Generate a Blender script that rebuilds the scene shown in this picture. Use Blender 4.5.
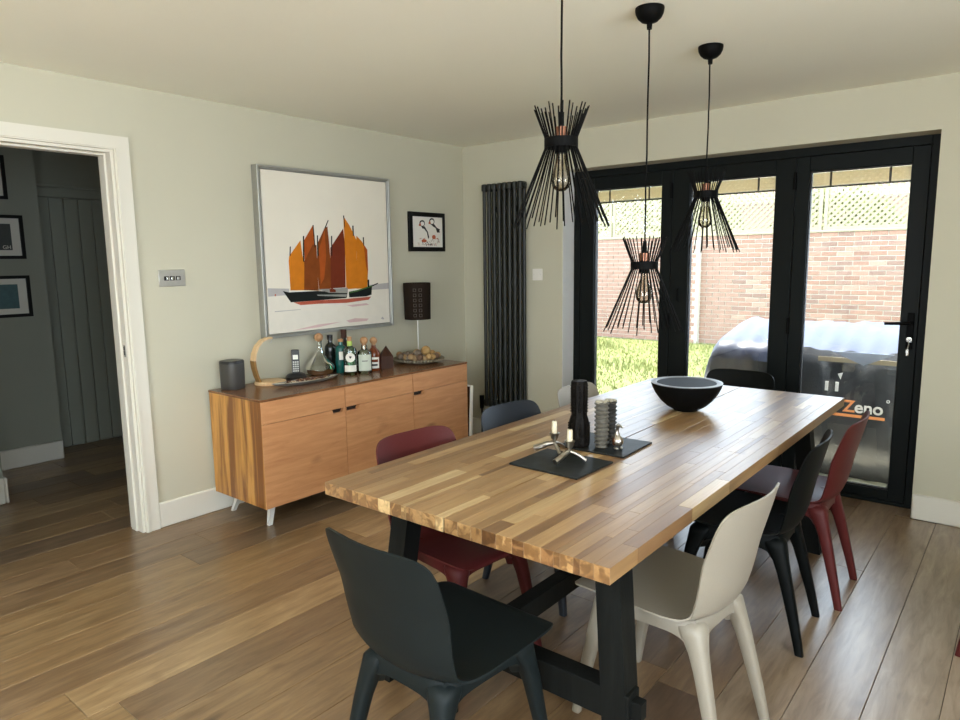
import bpy, bmesh, math, random
import numpy as np
from mathutils import Vector, Matrix, Euler

random.seed(7)
rng = np.random.default_rng(7)
PI = math.pi
for o in list(bpy.data.objects):
    bpy.data.objects.remove(o)
S = bpy.context.scene
COL = S.collection

# ------------------------------------------------------------------ camera
CAM = (3.5944, -4.2177, 1.4082)
YAW, PITCH, ROLL, FPX = 0.6846, -0.1435, -0.0129, 682.475
fwd = Vector((-math.sin(YAW) * math.cos(PITCH), math.cos(YAW) * math.cos(PITCH), math.sin(PITCH)))
rt = Vector((math.cos(YAW), math.sin(YAW), 0))
upv = rt.cross(fwd)
r2 = math.cos(ROLL) * rt + math.sin(ROLL) * upv
u2 = -math.sin(ROLL) * rt + math.cos(ROLL) * upv
cd = bpy.data.cameras.new('camera')
cam = bpy.data.objects.new('camera', cd)
COL.objects.link(cam)
cd.sensor_width = 36
cd.lens = FPX / 960 * 36
cd.clip_start = 0.05
M = Matrix((r2, u2, -fwd)).transposed().to_4x4()
M.translation = Vector(CAM)
cam.matrix_world = M
S.camera = cam

# ------------------------------------------------------------------ world, sun, daylight, exposure
W = bpy.data.worlds.new('world')
S.world = W
W.use_nodes = True
bg = W.node_tree.nodes['Background']
bg.inputs[0].default_value = (0.72, 0.85, 1.0, 1)
bg.inputs[1].default_value = 9.0
sd = bpy.data.lights.new('sun', 'SUN')
sd.energy = 24.0
sd.angle = math.radians(3)
sd.color = (1.0, 0.94, 0.84)
sun = bpy.data.objects.new('sun', sd)
COL.objects.link(sun)
sun.rotation_euler = Vector((0.45, -0.06, -1.0)).to_track_quat('-Z', 'Y').to_euler()


def area(name, loc, direction, sx, sy, energy, color, portal=False):
    l = bpy.data.lights.new(name, 'AREA')
    l.shape = 'RECTANGLE'
    l.size, l.size_y = sx, sy
    l.energy = energy
    l.color = color
    if portal:
        l.cycles.is_portal = True
    ob = bpy.data.objects.new(name, l)
    COL.objects.link(ob)
    ob.location = loc
    ob.rotation_euler = Vector(direction).to_track_quat('-Z', 'Y').to_euler()
    return ob


# daylight entering at the glazed bifold doors (sampling portal for the sky only)
area('door_daylight', (2.03, 0.32, 1.02), (0, -1, 0), 2.2, 2.04, 1, (1, 1, 1), portal=True)
# added fill lamps at made-up unseen windows, mostly tilted up to brighten the ceiling
area('right_fill_light', (5.22, -5.02, 1.25), (-1, 0, 1.2), 2.75, 1.9, 46, (1.0, 0.95, 0.78))
area('side_fill_light', (5.22, -2.75, 1.55), (-1, 0, 1.1), 1.1, 0.95, 34, (1.0, 0.97, 0.88))
area('roof_fill_light', (2.6, -6.1, 2.52), (0, 0, -1), 2.4, 1.6, 40, (1.0, 0.95, 0.80))
area('rear_fill_light', (3.5, -7.82, 1.3), (0, 1, 1.4), 2.1, 1.7, 72, (1.0, 0.96, 0.84))

S.view_settings.view_transform = 'Standard'
S.view_settings.look = 'None'
S.view_settings.exposure = 0.08
S.view_settings.gamma = 1.0
S.view_settings.use_curve_mapping = False
S.cycles.max_bounces = 10
S.cycles.diffuse_bounces = 6
S.cycles.transparent_max_bounces = 16
S.cycles.caustics_reflective = False
S.cycles.caustics_refractive = False


# ------------------------------------------------------------------ materials
def new_mat(name):
    m = bpy.data.materials.new(name)
    m.use_nodes = True
    nt = m.node_tree
    return m, nt, nt.nodes['Principled BSDF']


def plain(name, col, rough=0.5, metal=0.0, spec=0.5, noise=0.0, nscale=20, bump=0.0, coat=0.0, sheen=0.0):
    m, nt, b = new_mat(name)
    b.inputs['Base Color'].default_value = (*col, 1)
    b.inputs['Roughness'].default_value = rough
    b.inputs['Metallic'].default_value = metal
    b.inputs['Specular IOR Level'].default_value = spec
    if coat:
        b.inputs['Coat Weight'].default_value = coat
        b.inputs['Coat Roughness'].default_value = 0.15
    if noise or bump:
        tc = nt.nodes.new('ShaderNodeTexCoord')
        n = nt.nodes.new('ShaderNodeTexNoise')
        n.inputs['Scale'].default_value = nscale
        n.inputs['Detail'].default_value = 5
        nt.links.new(tc.outputs['Object'], n.inputs['Vector'])
        if noise:
            mx = nt.nodes.new('ShaderNodeMixRGB')
            mx.inputs[1].default_value = (*[c * (1 - noise) for c in col], 1)
            mx.inputs[2].default_value = (*[min(1, c * (1 + noise)) for c in col], 1)
            nt.links.new(n.outputs['Fac'], mx.inputs[0])
            nt.links.new(mx.outputs[0], b.inputs['Base Color'])
        if bump:
            bp = nt.nodes.new('ShaderNodeBump')
            bp.inputs['Strength'].default_value = bump
            bp.inputs['Distance'].default_value = 0.01
            nt.links.new(n.outputs['Fac'], bp.inputs['Height'])
            nt.links.new(bp.outputs[0], b.inputs['Normal'])
    return m


def wood(name, axis, dark, light, rough=0.4, stretch=14, scale=3.0, tint=False, knots=0.0, bump=0.05, spec=0.5, ring=0.0, contrast=(0.3, 0.7)):
    """grain running along the given axis; tint multiplies by the object's own colour"""
    m, nt, b = new_mat(name)
    N, L = nt.nodes, nt.links
    tc = N.new('ShaderNodeTexCoord')
    oi = N.new('ShaderNodeObjectInfo')
    off = N.new('ShaderNodeVectorMath'); off.operation = 'SCALE'
    off.inputs[0].default_value = (17.3, 9.1, 13.7)
    L.new(oi.outputs['Random'], off.inputs['Scale'])
    add = N.new('ShaderNodeVectorMath'); add.operation = 'ADD'
    L.new(tc.outputs['Object'], add.inputs[0]); L.new(off.outputs[0], add.inputs[1])
    mp = N.new('ShaderNodeMapping')
    sc = [stretch] * 3
    sc['xyz'.index(axis)] = 1.0
    mp.inputs['Scale'].default_value = sc
    L.new(add.outputs[0], mp.inputs['Vector'])
    n1 = N.new('ShaderNodeTexNoise')
    n1.inputs['Scale'].default_value = scale
    n1.inputs['Detail'].default_value = 6
    n1.inputs['Roughness'].default_value = 0.62
    n1.inputs['Distortion'].default_value = 0.6
    L.new(mp.outputs[0], n1.inputs['Vector'])
    rp = N.new('ShaderNodeValToRGB')
    rp.color_ramp.elements[0].position = contrast[0]
    rp.color_ramp.elements[0].color = (*dark, 1)
    rp.color_ramp.elements[1].position = contrast[1]
    rp.color_ramp.elements[1].color = (*light, 1)
    L.new(n1.outputs['Fac'], rp.inputs[0])
    out = rp.outputs[0]
    if ring:
        wv = N.new('ShaderNodeTexWave')
        wv.wave_type = 'BANDS'
        wv.bands_direction = 'Y' if axis != 'y' else 'X'
        wv.inputs['Scale'].default_value = ring
        wv.inputs['Distortion'].default_value = 5
        wv.inputs['Detail'].default_value = 3
        mp2 = N.new('ShaderNodeMapping')
        s2 = [1, 1, 1]; s2['xyz'.index(axis)] = 0.12
        mp2.inputs['Scale'].default_value = s2
        L.new(add.outputs[0], mp2.inputs['Vector'])
        L.new(mp2.outputs[0], wv.inputs['Vector'])
        mm = N.new('ShaderNodeMixRGB'); mm.blend_type = 'MULTIPLY'
        mm.inputs[2].default_value = (0.72, 0.66, 0.6, 1)
        mth = N.new('ShaderNodeMath'); mth.operation = 'MULTIPLY'; mth.inputs[1].default_value = 0.55
        L.new(wv.outputs['Fac'], mth.inputs[0])
        L.new(mth.outputs[0], mm.inputs[0]); L.new(out, mm.inputs[1])
        out = mm.outputs[0]
    if knots:
        n2 = N.new('ShaderNodeTexNoise')
        n2.inputs['Scale'].default_value = knots
        n2.inputs['Detail'].default_value = 2
        mp3 = N.new('ShaderNodeMapping')
        s3 = [2.4] * 3; s3['xyz'.index(axis)] = 1
        mp3.inputs['Scale'].default_value = s3
        L.new(add.outputs[0], mp3.inputs['Vector'])
        L.new(mp3.outputs[0], n2.inputs['Vector'])
        r3 = N.new('ShaderNodeValToRGB')
        r3.color_ramp.elements[0].position = 0.66
        r3.color_ramp.elements[0].color = (0, 0, 0, 1)
        r3.color_ramp.elements[1].position = 0.78
        r3.color_ramp.elements[1].color = (1, 1, 1, 1)
        L.new(n2.outputs['Fac'], r3.inputs[0])
        mk = N.new('ShaderNodeMixRGB'); mk.blend_type = 'MULTIPLY'
        mk.inputs[2].default_value = (0.42, 0.34, 0.28, 1)
        L.new(r3.outputs[0], mk.inputs[0]); L.new(out, mk.inputs[1])
        out = mk.outputs[0]
    if tint:
        mt = N.new('ShaderNodeMixRGB'); mt.blend_type = 'MULTIPLY'; mt.inputs[0].default_value = 1
        L.new(out, mt.inputs[1]); L.new(oi.outputs['Color'], mt.inputs[2])
        out = mt.outputs[0]
    L.new(out, b.inputs['Base Color'])
    b.inputs['Roughness'].default_value = rough
    b.inputs['Specular IOR Level'].default_value = spec
    if bump:
        bp = N.new('ShaderNodeBump')
        bp.inputs['Strength'].default_value = bump
        bp.inputs['Distance'].default_value = 0.01
        L.new(n1.outputs['Fac'], bp.inputs['Height'])
        L.new(bp.outputs[0], b.inputs['Normal'])
    return m


def tinted(name, rough=0.8, noise=0.2, nscale=20, bump=0.0, spec=0.3):
    """colour from the object's own colour, with fine noise"""
    m = plain(name, (0.5, 0.5, 0.5), rough, spec=spec, noise=noise, nscale=nscale, bump=bump)
    nt = m.node_tree
    b = nt.nodes['Principled BSDF']
    oi = nt.nodes.new('ShaderNodeObjectInfo')
    mx = nt.nodes.new('ShaderNodeMixRGB'); mx.blend_type = 'MULTIPLY'; mx.inputs[0].default_value = 1
    src = b.inputs['Base Color'].links[0].from_socket
    gain = nt.nodes.new('ShaderNodeMixRGB'); gain.blend_type = 'ADD'; gain.inputs[0].default_value = 1
    nt.links.new(src, gain.inputs[1]); nt.links.new(src, gain.inputs[2])
    nt.links.new(gain.outputs[0], mx.inputs[1]); nt.links.new(oi.outputs['Color'], mx.inputs[2])
    nt.links.new(mx.outputs[0], b.inputs['Base Color'])
    return m


def glass(name, tint=(1, 1, 1), gloss=(1, 1, 1), ior=1.45, rough=0.0, boost=0.0):
    m = bpy.data.materials.new(name)
    m.use_nodes = True
    nt = m.node_tree
    for n in list(nt.nodes):
        nt.nodes.remove(n)
    o = nt.nodes.new('ShaderNodeOutputMaterial')
    t = nt.nodes.new('ShaderNodeBsdfTransparent'); t.inputs[0].default_value = (*tint, 1)
    g = nt.nodes.new('ShaderNodeBsdfGlossy'); g.inputs[0].default_value = (*gloss, 1); g.inputs['Roughness'].default_value = rough
    f = nt.nodes.new('ShaderNodeFresnel'); f.inputs[0].default_value = ior
    mx = nt.nodes.new('ShaderNodeMixShader')
    fac = f.outputs[0]
    if boost:
        ma = nt.nodes.new('ShaderNodeMath'); ma.operation = 'ADD'; ma.use_clamp = True; ma.inputs[1].default_value = boost
        nt.links.new(fac, ma.inputs[0]); fac = ma.outputs[0]
    nt.links.new(fac, mx.inputs[0]); nt.links.new(t.outputs[0], mx.inputs[1]); nt.links.new(g.outputs[0], mx.inputs[2])
    nt.links.new(mx.outputs[0], o.inputs[0])
    return m


MAT = {
    'wall': plain('wall_paint', (0.535, 0.512, 0.398), 0.85, noise=0.03, nscale=3, bump=0.02),
    'ceil': plain('ceiling_paint', (0.91, 0.905, 0.80), 0.9, noise=0.02, nscale=2),
    'trim': plain('trim_paint', (0.70, 0.67, 0.585), 0.35),
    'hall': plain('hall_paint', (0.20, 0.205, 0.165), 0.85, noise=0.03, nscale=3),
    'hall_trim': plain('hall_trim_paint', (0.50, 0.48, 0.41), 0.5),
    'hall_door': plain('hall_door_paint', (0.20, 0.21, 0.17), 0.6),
    'sub': plain('subfloor', (0.02, 0.015, 0.01), 0.9),
    'plank': wood('oak_plank', 'y', (0.52, 0.46, 0.40), (1.0, 0.98, 0.95), 0.32, 8, 5.0, tint=True, knots=3.4, bump=0.05, ring=3.0, spec=1.0),
    'stave': wood('acacia_stave', 'y', (0.66, 0.58, 0.48), (1.0, 0.98, 0.94), 0.35, 18, 3.0, tint=True, knots=5.0, bump=0.015, spec=0.95),
    'alu': plain('anthracite_aluminium', (0.007, 0.009, 0.009), 0.45, spec=0.10),
    'gasket': plain('black_gasket', (0.006, 0.006, 0.006), 0.6),
    'pane': glass('window_glass', (0.97, 0.98, 0.98)),
    'slat': plain('blind_slats', (0.55, 0.48, 0.30), 0.7),
    'rad': plain('radiator_paint', (0.016, 0.0175, 0.015), 0.42, spec=0.4),
    'white_pl': plain('white_plastic', (0.78, 0.76, 0.70), 0.35),
    'chrome': plain('chrome', (0.75, 0.75, 0.73), 0.22, 1.0),
    'brushed': plain('brushed_steel', (0.66, 0.65, 0.62), 0.38, 1.0, noise=0.1, nscale=60),
    'pewter': plain('pewter', (0.42, 0.39, 0.34), 0.32, 1.0, noise=0.25, nscale=40, bump=0.3),
    'black_pl': plain('black_plastic', (0.012, 0.012, 0.013), 0.35),
    'black_mt': plain('black_metal', (0.003, 0.003, 0.003), 0.55, spec=0.06),
    'black_wd': wood('black_wood', 'z', (0.005, 0.0055, 0.005), (0.010, 0.011, 0.010), 0.5, 14, 3, spec=0.10),
    'copper': plain('copper', (0.36, 0.17, 0.11), 0.35, 1.0),
    'bulb': glass('smoked_bulb', (0.80, 0.77, 0.70), (1, 0.97, 0.92), boost=0.06),
    'fil': plain('filament', (0.16, 0.11, 0.06), 0.5, 1.0),
    'silver_fr': plain('silver_frame', (0.42, 0.42, 0.39), 0.4, 0.7, noise=0.1, nscale=50),
    'canvas': plain('painted_canvas', (0.76, 0.71, 0.60), 0.7, noise=0.04, nscale=5),
    'blk_fr': plain('black_frame', (0.006, 0.006, 0.0055), 0.45, spec=0.15),
    'mount': plain('white_mount', (0.80, 0.77, 0.70), 0.7),
    'side_front': wood('oak_veneer', 'y', (0.46, 0.20, 0.080), (0.61, 0.305, 0.135), 0.42, 10, 3.4, knots=2.8, bump=0.02),
    'side_end': wood('walnut_end', 'z', (0.22, 0.080, 0.018), (0.60, 0.30, 0.075), 0.36, 13, 1.0, bump=0.02, contrast=(0.42, 0.58)),
    'side_top': wood('walnut_top', 'y', (0.14, 0.060, 0.024), (0.25, 0.115, 0.05), 0.24, 12, 3, bump=0.02),
    'leg_alu': plain('painted_aluminium', (0.62, 0.61, 0.57), 0.35),
    'dark': plain('shadow_gap', (0.012, 0.007, 0.005), 0.9),
    'slate': plain('slate', (0.011, 0.013, 0.0125), 0.5, spec=0.25, noise=0.3, nscale=12, bump=0.25),
    'bowl_out': plain('bowl_black', (0.003, 0.003, 0.003), 0.6, spec=0.07),
    'bowl_in': plain('bowl_grey', (0.17, 0.15, 0.095), 0.75, spec=0.15),
    'bowl_rim': plain('bowl_rim', (0.20, 0.20, 0.20), 0.4),
    'carved': plain('carved_black', (0.004, 0.003, 0.0023), 0.5, spec=0.09, noise=0.5, nscale=45, bump=0.8),
    'stone': plain('ribbed_stone', (0.095, 0.086, 0.068), 0.7, noise=0.35, nscale=60, bump=0.6),
    'stone_dk': plain('ribbed_dark', (0.022, 0.020, 0.016), 0.6, noise=0.4, nscale=60, bump=0.6),
    'stone_lt': plain('stone_cap', (0.40, 0.36, 0.27), 0.7, noise=0.5, nscale=60, bump=0.6),
    'wax': plain('candle_wax', (0.60, 0.53, 0.38), 0.5),
    'grey_fab': plain('speaker_grille', (0.085, 0.082, 0.076), 0.5, 0.5),
    'lt_wood': wood('light_beech', 'z', (0.62, 0.40, 0.20), (0.80, 0.58, 0.33), 0.4, 8, 4),
    'md_wood': wood('brown_beech', 'z', (0.22, 0.11, 0.03), (0.32, 0.17, 0.05), 0.4, 8, 4),
    'phone_key': plain('phone_keys', (0.42, 0.42, 0.38), 0.4),
    'screen': plain('phone_screen', (0.70, 0.70, 0.62), 0.3),
    'dish': plain('grey_dish', (0.22, 0.24, 0.24), 0.4),
    'dish_in': plain('dish_inner', (0.62, 0.58, 0.49), 0.5),
    'pot1': plain('petal_brown', (0.09, 0.035, 0.02), 0.8),
    'pot2': plain('petal_tan', (0.42, 0.24, 0.13), 0.8),
    'decant': glass('clear_glass', (0.90, 0.91, 0.88), boost=0.05),
    'cork': plain('cork', (0.42, 0.23, 0.11), 0.8, noise=0.3, nscale=80),
    'blk_gl': plain('black_glass', (0.008, 0.010, 0.009), 0.08),
    'teal_gl': plain('teal_glass', (0.004, 0.085, 0.075), 0.08),
    'green_gl': glass('green_glass', (0.42, 0.68, 0.50), boost=0.06),
    'lime_gl': plain('lime_neck', (0.42, 0.55, 0.12), 0.15),
    'pale_gl': glass('pale_green_glass', (0.72, 0.82, 0.72), boost=0.06),
    'label': plain('paper_label', (0.80, 0.79, 0.70), 0.6),
    'label2': plain('frosted_label', (0.55, 0.60, 0.50), 0.5),
    'ink': plain('print_ink', (0.015, 0.014, 0.013), 0.6),
    'brown_gl': plain('amber_glass', (0.16, 0.035, 0.008), 0.1),
    'red': plain('red_glaze', (0.34, 0.022, 0.012), 0.3),
    'dk_wood': wood('dark_rosewood', 'z', (0.022, 0.009, 0.005), (0.065, 0.024, 0.012), 0.5, 10, 5, spec=0.2),
    'wicker': plain('wicker', (0.26, 0.23, 0.17), 0.8, noise=0.4, nscale=90, bump=0.5),
    'shade': plain('lamp_shade', (0.020, 0.013, 0.009), 0.8, spec=0.1, noise=0.15, nscale=80),
    'emboss': plain('embossed_square', (0.055, 0.040, 0.030), 0.6),
    'brick': tinted('brick', 0.9, 0.3, 30, 0.3),
    'mortar': plain('mortar', (0.44, 0.405, 0.335), 0.95, noise=0.15, nscale=8),
    'trellis': plain('trellis_paint', (0.275, 0.24, 0.15), 0.8),
    'lawn': plain('lawn_soil', (0.09, 0.10, 0.022), 0.95, noise=0.5, nscale=2.0),
    'blade': plain('grass_blade', (0.135, 0.15, 0.032), 0.7, noise=0.45, nscale=1.6),
    'paving': plain('patio_stone', (0.60, 0.57, 0.45), 0.85, noise=0.15, nscale=6),
    'leaf': plain('hedge_leaf', (0.13, 0.14, 0.03), 0.7, noise=0.55, nscale=2),
    'house': plain('neighbour_brick', (0.24, 0.15, 0.11), 0.9, noise=0.25, nscale=8),
    'roof': plain('neighbour_roof', (0.16, 0.10, 0.075), 0.9, noise=0.3, nscale=8),
    'wrender': plain('white_render', (0.5, 0.5, 0.5), 0.8),
    'tarp': plain('cover_plastic', (0.050, 0.054, 0.062), 0.26, noise=0.45, nscale=7, bump=0.8),
    'tarp_sky': plain('cover_sky_tint', (0.028, 0.035, 0.060), 0.45, spec=0.25, noise=0.15, nscale=4, bump=0.1),  # bluer copy of the cover plastic, sky reflection put into the colour
    'flap_lit': plain('cover_flap_lit', (0.26, 0.30, 0.40), 0.4),  # paler than the cover, light caught from the sky put into the colour
    'tx_white': plain('print_white', (0.82, 0.82, 0.82), 0.5),
    'tx_orange': plain('print_orange', (0.85, 0.33, 0.12), 0.5),
    'tan': plain('tan_strip', (0.32, 0.27, 0.19), 0.6),
    'anthra': plain('chair_anthracite', (0.0085, 0.0120, 0.0122), 0.46, spec=0.14, noise=0.12, nscale=250),
    'blue': plain('chair_blue_black', (0.015, 0.019, 0.026), 0.42, spec=0.35, noise=0.10, nscale=250),
    'blackc': plain('chair_black', (0.003, 0.004, 0.004), 0.48, spec=0.10, noise=0.12, nscale=250),
    'redc': plain('chair_red', (0.080, 0.0135, 0.0125), 0.46, spec=0.2, noise=0.10, nscale=250),
    'white': plain('chair_beige', (0.29, 0.258, 0.205), 0.45, noise=0.06, nscale=250),
    'green_gray': plain('poster_dark', (0.03, 0.035, 0.03), 0.6, noise=0.4, nscale=12),
    'teal_p': plain('poster_teal', (0.03, 0.075, 0.08), 0.6, noise=0.4, nscale=30),
}


_nt = MAT['slat'].node_tree          # thin backlit blind fabric lets daylight through
_tl = _nt.nodes.new('ShaderNodeBsdfTranslucent'); _tl.inputs[0].default_value = (0.85, 0.74, 0.48, 1)
_mx = _nt.nodes.new('ShaderNodeMixShader'); _mx.inputs[0].default_value = 0.75
_nt.links.new(_nt.nodes['Principled BSDF'].outputs[0], _mx.inputs[1]); _nt.links.new(_tl.outputs[0], _mx.inputs[2])
_nt.links.new(_mx.outputs[0], _nt.nodes['Material Output'].inputs[0])

# end grain on the short faces of the staves (object-space normal along the grain)
_nt = MAT['stave'].node_tree
_N, _L = _nt.nodes, _nt.links
_b = _N['Principled BSDF']
_src = _b.inputs['Base Color'].links[0].from_socket
_tc = _N.new('ShaderNodeTexCoord')
_sx = _N.new('ShaderNodeSeparateXYZ'); _L.new(_tc.outputs['Normal'], _sx.inputs[0])
_ab = _N.new('ShaderNodeMath'); _ab.operation = 'ABSOLUTE'; _L.new(_sx.outputs['Y'], _ab.inputs[0])
_gt = _N.new('ShaderNodeMath'); _gt.operation = 'GREATER_THAN'; _gt.inputs[1].default_value = 0.8; _L.new(_ab.outputs[0], _gt.inputs[0])
_oi = _N.new('ShaderNodeObjectInfo')
_sc = _N.new('ShaderNodeVectorMath'); _sc.operation = 'SCALE'; _sc.inputs[0].default_value = (5, 7, 3); _L.new(_oi.outputs['Random'], _sc.inputs['Scale'])
_ad = _N.new('ShaderNodeVectorMath'); _ad.operation = 'ADD'; _L.new(_tc.outputs['Object'], _ad.inputs[0]); _L.new(_sc.outputs[0], _ad.inputs[1])
_ns = _N.new('ShaderNodeTexNoise'); _ns.inputs['Scale'].default_value = 26; _ns.inputs['Detail'].default_value = 1.5; _ns.inputs['Distortion'].default_value = 1.2
_L.new(_ad.outputs[0], _ns.inputs['Vector'])
_rp = _N.new('ShaderNodeValToRGB')
_rp.color_ramp.elements[0].position = 0.44; _rp.color_ramp.elements[0].color = (0.62, 0.52, 0.42, 1)
_rp.color_ramp.elements[1].position = 0.56; _rp.color_ramp.elements[1].color = (1.35, 1.3, 1.2, 1)
_L.new(_ns.outputs['Fac'], _rp.inputs[0])
_mm = _N.new('ShaderNodeMixRGB'); _mm.blend_type = 'MULTIPLY'
_L.new(_gt.outputs[0], _mm.inputs[0]); _L.new(_src, _mm.inputs[1]); _L.new(_rp.outputs[0], _mm.inputs[2])
_L.new(_mm.outputs[0], _b.inputs['Base Color'])

# ------------------------------------------------------------------ mesh helpers
class MB:
    def __init__(self):
        self.bm = bmesh.new()
        self.mi = 0

    def _faces(self, faces):
        for f in faces:
            f.material_index = self.mi

    def box(self, x0, x1, y0, y1, z0, z1, bevel=0.0, mat=None, seg=1):
        res = bmesh.ops.create_cube(self.bm, size=1.0)
        vs = res['verts']
        T = Matrix.Translation(((x0 + x1) / 2, (y0 + y1) / 2, (z0 + z1) / 2)) @ Matrix.Diagonal((abs(x1 - x0), abs(y1 - y0), abs(z1 - z0), 1))
        if mat is not None:
            T = mat @ T
        bmesh.ops.transform(self.bm, matrix=T, verts=vs)
        fs = {f for v in vs for f in v.link_faces}
        self._faces(fs)
        if bevel:
            es = {e for v in vs for e in v.link_edges}
            r = bmesh.ops.bevel(self.bm, geom=list(es), offset=bevel, segments=seg, affect='EDGES', profile=0.6)
            self._faces(r['faces'])
        return self

    def raw(self, verts, faces):
        bv = [self.bm.verts.new(v) for v in verts]
        for f in faces:
            try:
                nf = self.bm.faces.new([bv[i] for i in f])
                nf.material_index = self.mi
            except ValueError:
                pass
        return self

    def loft(self, rings, cap=True, closed=True):
        n = len(rings[0])
        verts = [tuple(p) for r in rings for p in r]
        faces = []
        for i in range(len(rings) - 1):
            for j in range(n if closed else n - 1):
                k = (j + 1) % n
                faces.append((i * n + j, i * n + k, (i + 1) * n + k, (i + 1) * n + j))
        if cap:
            faces.append(tuple(reversed(range(n))))
            faces.append(tuple((len(rings) - 1) * n + j for j in range(n)))
        return self.raw(verts, faces)

    def lathe(self, prof, n=24, c=(0, 0, 0), cap=True, sx=1.0, sy=1.0):
        rings = [[(c[0] + max(r, 1e-4) * math.cos(2 * PI * j / n) * sx, c[1] + max(r, 1e-4) * math.sin(2 * PI * j / n) * sy, c[2] + z) for j in range(n)] for r, z in prof]
        return self.loft(rings, cap)

    def tube(self, pts, rad, n=10, cap=True):
        pts = [Vector(p) for p in pts]
        rad = rad if isinstance(rad, (list, tuple)) else [rad] * len(pts)
        rings = []
        prev = None
        for i, p in enumerate(pts):
            d = (pts[min(i + 1, len(pts) - 1)] - pts[max(i - 1, 0)]).normalized()
            if prev is None:
                a = Vector((0, 0, 1)) if abs(d.z) < 0.9 else Vector((1, 0, 0))
                u = d.cross(a).normalized()
            else:
                u = (prev - d * prev.dot(d)).normalized()
            prev = u
            v = d.cross(u)
            rings.append([p + rad[i] * (math.cos(2 * PI * j / n) * u + math.sin(2 * PI * j / n) * v) for j in range(n)])
        return self.loft(rings, cap)

    def sphere(self, c, r, seg=16, rings=10, sc=(1, 1, 1)):
        res = bmesh.ops.create_uvsphere(self.bm, u_segments=seg, v_segments=rings, radius=1)
        vs = res['verts']
        bmesh.ops.transform(self.bm, matrix=Matrix.Translation(c) @ Matrix.Diagonal((r * sc[0], r * sc[1], r * sc[2], 1)), verts=vs)
        self._faces({f for v in vs for f in v.link_faces})
        return self

    def prism(self, poly, frame, depth):
        """poly: 2D points; frame=(origin,u,v); extruded by depth along u x v"""
        o, u, v = [Vector(a) for a in frame]
        w = u.cross(v).normalized()
        n = len(poly)
        a = [o + u * p[0] + v * p[1] for p in poly]
        b = [q + w * depth for q in a]
        faces = [tuple(reversed(range(n))), tuple(range(n, 2 * n))]
        faces += [(i, (i + 1) % n, n + (i + 1) % n, n + i) for i in range(n)]
        return self.raw([tuple(p) for p in a + b], faces)

    def mat(self, i):
        self.mi = i
        return self

    def build(self, name, mats, parent=None, smooth=40, loc=None, rot=None, recalc=True):
        if recalc:
            bmesh.ops.recalc_face_normals(self.bm, faces=self.bm.faces[:])
        me = bpy.data.meshes.new(name)
        self.bm.to_mesh(me)
        self.bm.free()
        for m in (mats if isinstance(mats, (list, tuple)) else [mats]):
            me.materials.append(MAT[m] if isinstance(m, str) else m)
        if smooth:
            me.polygons.foreach_set('use_smooth', [True] * len(me.polygons))
            me.set_sharp_from_angle(angle=math.radians(smooth))
        return link(name, me, parent, loc, rot)


def link(name, data, parent=None, loc=None, rot=None):
    o = bpy.data.objects.new(name, data)
    COL.objects.link(o)
    if parent is not None:
        o.parent = parent
    if loc is not None:
        o.location = loc
    if rot is not None:
        o.rotation_euler = rot
    return o


def thing(name, label, cat, loc=(0, 0, 0), rz=0.0, group=None):
    o = link(name, None, None, loc, (0, 0, rz))
    o.empty_display_size = 0.1
    return tag(o, label, cat, group)


def tag(o, label, cat, group=None):
    o['label'] = label
    o['category'] = cat
    if group:
        o['group'] = group
    return o


def struct(o, label, cat):
    o['kind'] = 'structure'
    return tag(o, label, cat)


def copy_tree(o, parent=None):
    c = o.copy()
    COL.objects.link(c)
    c.parent = parent
    for ch in o.children:
        copy_tree(ch, c)
    return c


def text_part(body, size, matname, parent, loc, rot, extrude=0.0008, name='lettering', align='LEFT', bold=0.0):
    cu = bpy.data.curves.new('text_curve', 'FONT')
    cu.body = body
    cu.size = size
    cu.extrude = extrude
    cu.offset = bold
    cu.align_x = align
    tmp = bpy.data.objects.new('text_tmp', cu)
    COL.objects.link(tmp)
    bpy.context.view_layer.update()
    me = bpy.data.meshes.new_from_object(tmp.evaluated_get(bpy.context.evaluated_depsgraph_get()))
    bpy.data.objects.remove(tmp)
    bpy.data.curves.remove(cu)
    me.materials.clear()
    me.materials.append(MAT[matname])
    return link(name, me, parent, loc, rot)


# ------------------------------------------------------------------ room shell
H = 2.2956
XR, YF = 5.1, -7.7            # right and rear walls, off camera
DY0, DY1, DZ = -3.46, -2.66, 1.975      # doorway in the left wall
BX0, BX1, BZ = 0.928, 3.156, 2.035      # opening for the bifold doors

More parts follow.
